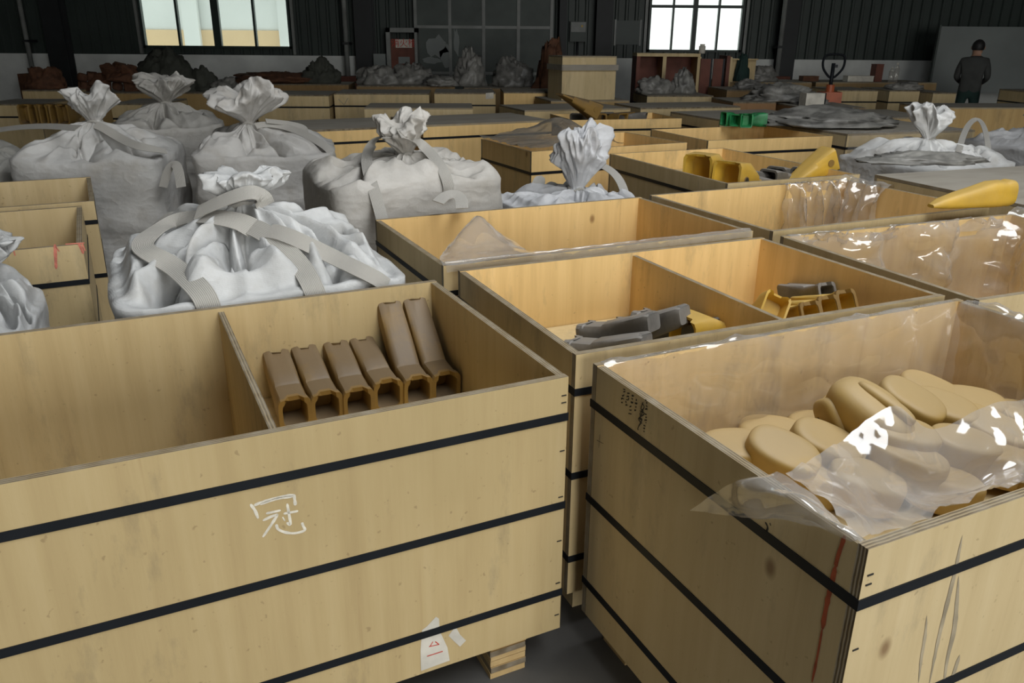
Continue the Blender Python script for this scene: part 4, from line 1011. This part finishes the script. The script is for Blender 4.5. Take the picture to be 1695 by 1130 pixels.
# worker seen from behind
def person():
    p = hp(1612, 110, 14.9, 0)
    root = empty('person', p, R(-30), 'worker in dark jacket and green trousers, seen from behind at the far boxes', 'person')
    J = {'pel': (0, 0, .95, .135), 'bel': (0, .0, 1.10, .145), 'che': (0, .01, 1.30, .165), 'nek': (0, .03, 1.50, .060), 'hd0': (.005, .05, 1.585, .082), 'hd1': (.01, .055, 1.68, .094), 'hd2': (.01, .05, 1.755, .055)}
    E_ = [('pel', 'bel'), ('bel', 'che'), ('che', 'nek'), ('nek', 'hd0'), ('hd0', 'hd1'), ('hd1', 'hd2')]
    for s, n in ((-1, 'l'), (1, 'r')):
        J.update({n+'hip': (s*.10, 0, .88, .10), n+'kne': (s*.12, .03, .49, .068), n+'ank': (s*.13, .0, .10, .048), n+'toe': (s*.15, .14, .045, .04),
                  n+'sho': (s*.19, .01, 1.425, .075), n+'elb': (s*.245, .04, 1.16, .055), n+'wri': (s*.17, .26, 1.06, .036), n+'pal': (s*.155, .325, 1.06, .036)})
        E_ += [('pel', n+'hip'), (n+'hip', n+'kne'), (n+'kne', n+'ank'), (n+'ank', n+'toe'), ('che', n+'sho'), (n+'sho', n+'elb'), (n+'elb', n+'wri'), (n+'wri', n+'pal')]
        for k, (dx, ln) in enumerate(((-.030, .060), (-.010, .075), (.010, .070), (.028, .055))):
            J[n+'f%da' % k] = (s*.155+dx, .355, 1.055, .0095); J[n+'f%db' % k] = (s*.155+dx, .355+ln*.7, 1.03, .008)
            E_ += [(n+'pal', n+'f%da' % k), (n+'f%da' % k, n+'f%db' % k)]
        J[n+'ta'] = (s*.155-s*.045, .32, 1.075, .011); J[n+'tb'] = (s*.155-s*.06, .36, 1.08, .009); E_ += [(n+'wri', n+'ta'), (n+'ta', n+'tb')]
    keys = list(J); me = bpy.data.meshes.new('body'); me.from_pydata([J[k][:3] for k in keys], [(keys.index(a), keys.index(b)) for a, b in E_], [])
    o = bpy.data.objects.new('tmp_body', me); COL.objects.link(o)
    md = o.modifiers.new('s', 'SKIN'); md.use_smooth_shade = True
    for i, k in enumerate(keys):
        sv = me.skin_vertices[0].data[i]; r_ = J[k][3]; sv.radius = (r_*(1.25 if k in ('che', 'bel', 'pel') else 1), r_*(.8 if k in ('che', 'bel') else 1)); sv.use_root = k == 'pel'
    o.modifiers.new('d', 'SUBSURF').levels = 2
    dg = bpy.context.evaluated_depsgraph_get(); dg.update()
    bm_ = bpy.data.meshes.new_from_object(o.evaluated_get(dg)); bpy.data.objects.remove(o)
    for k in ('skin', 'jacket', 'trousers', 'hair', 'black'): bm_.materials.append(M[k])
    for f in bm_.polygons:
        c = f.center; f.use_smooth = True
        f.material_index = 0 if c.z > 1.52 or (c.y > .27 and .9 < c.z < 1.2) else 1 if c.z > .93 else 2 if c.z > .12 else 4
    b_ = obj('body', bm_, root)
    # hair: cap over the back and top of the head
    V = []; n = 24
    for i in range(13):
        a = -.55+(math.pi/2+.55)*i/12
        for j in range(n):
            t = 2*math.pi*j/n; d = Vector((math.cos(t)*math.cos(a), math.sin(t)*math.cos(a), math.sin(a)))
            face = max(0, d.y-.1)*(1-max(0, d.z))
            k = 1+.05*noise.noise(d*6)-(.25*face if a < .35 else 0)
            V.append((.01+d.x*.102*k, .045+d.y*.112*k, 1.675+d.z*.118*k))
    obj('hair', mesh('hair', V, [(i*n+j, i*n+(j+1) % n, (i+1)*n+(j+1) % n, (i+1)*n+j) for i in range(12) for j in range(n)], M['hair'], True), root)
    for s in (-1, 1): obj('ear', loaf_mesh(.012, .02, .03, .9, .9, 0.0), root, (.01+s*.098, .055, 1.655)).data.materials[0] = M['skin']
    fz = obj('nose', loaf_mesh(.013, .02, .022, .9, .9, 0.01), root, (.01, .155, 1.635)); fz.data.materials[0] = M['skin']
    for s in (-1, 1): obj('eye', MB().tube((.01+s*.033, .138, 1.665), (.01+s*.033, .150, 1.665), .010, 10).mesh('eye', M['hair'], True), root)
    obj('mouth', MB().box(-.015, .035, .135, .150, 1.592, 1.600).mesh('mouth', M['redbrown']), root)
    return root
person()

# staples along the panel ends of the two nearest crates
def staple():
    return cached('staple', lambda: MB().box(-.007, .007, -.0015, 0, -.0015, .0015).mesh('staple', M['ink']))
for key, xs in (('A', (.012,)), ('B', (-.012,))):
    r_, L_, W_, zt_, zb_ = CR[key]
    for z in (.86, .84, .70, .56, .42, .28, .17):
        for x in xs: obj('staple', staple(), r_, ((L_/2-.012) if x > 0 else (-L_/2+.016), -W_/2-.0002, z))
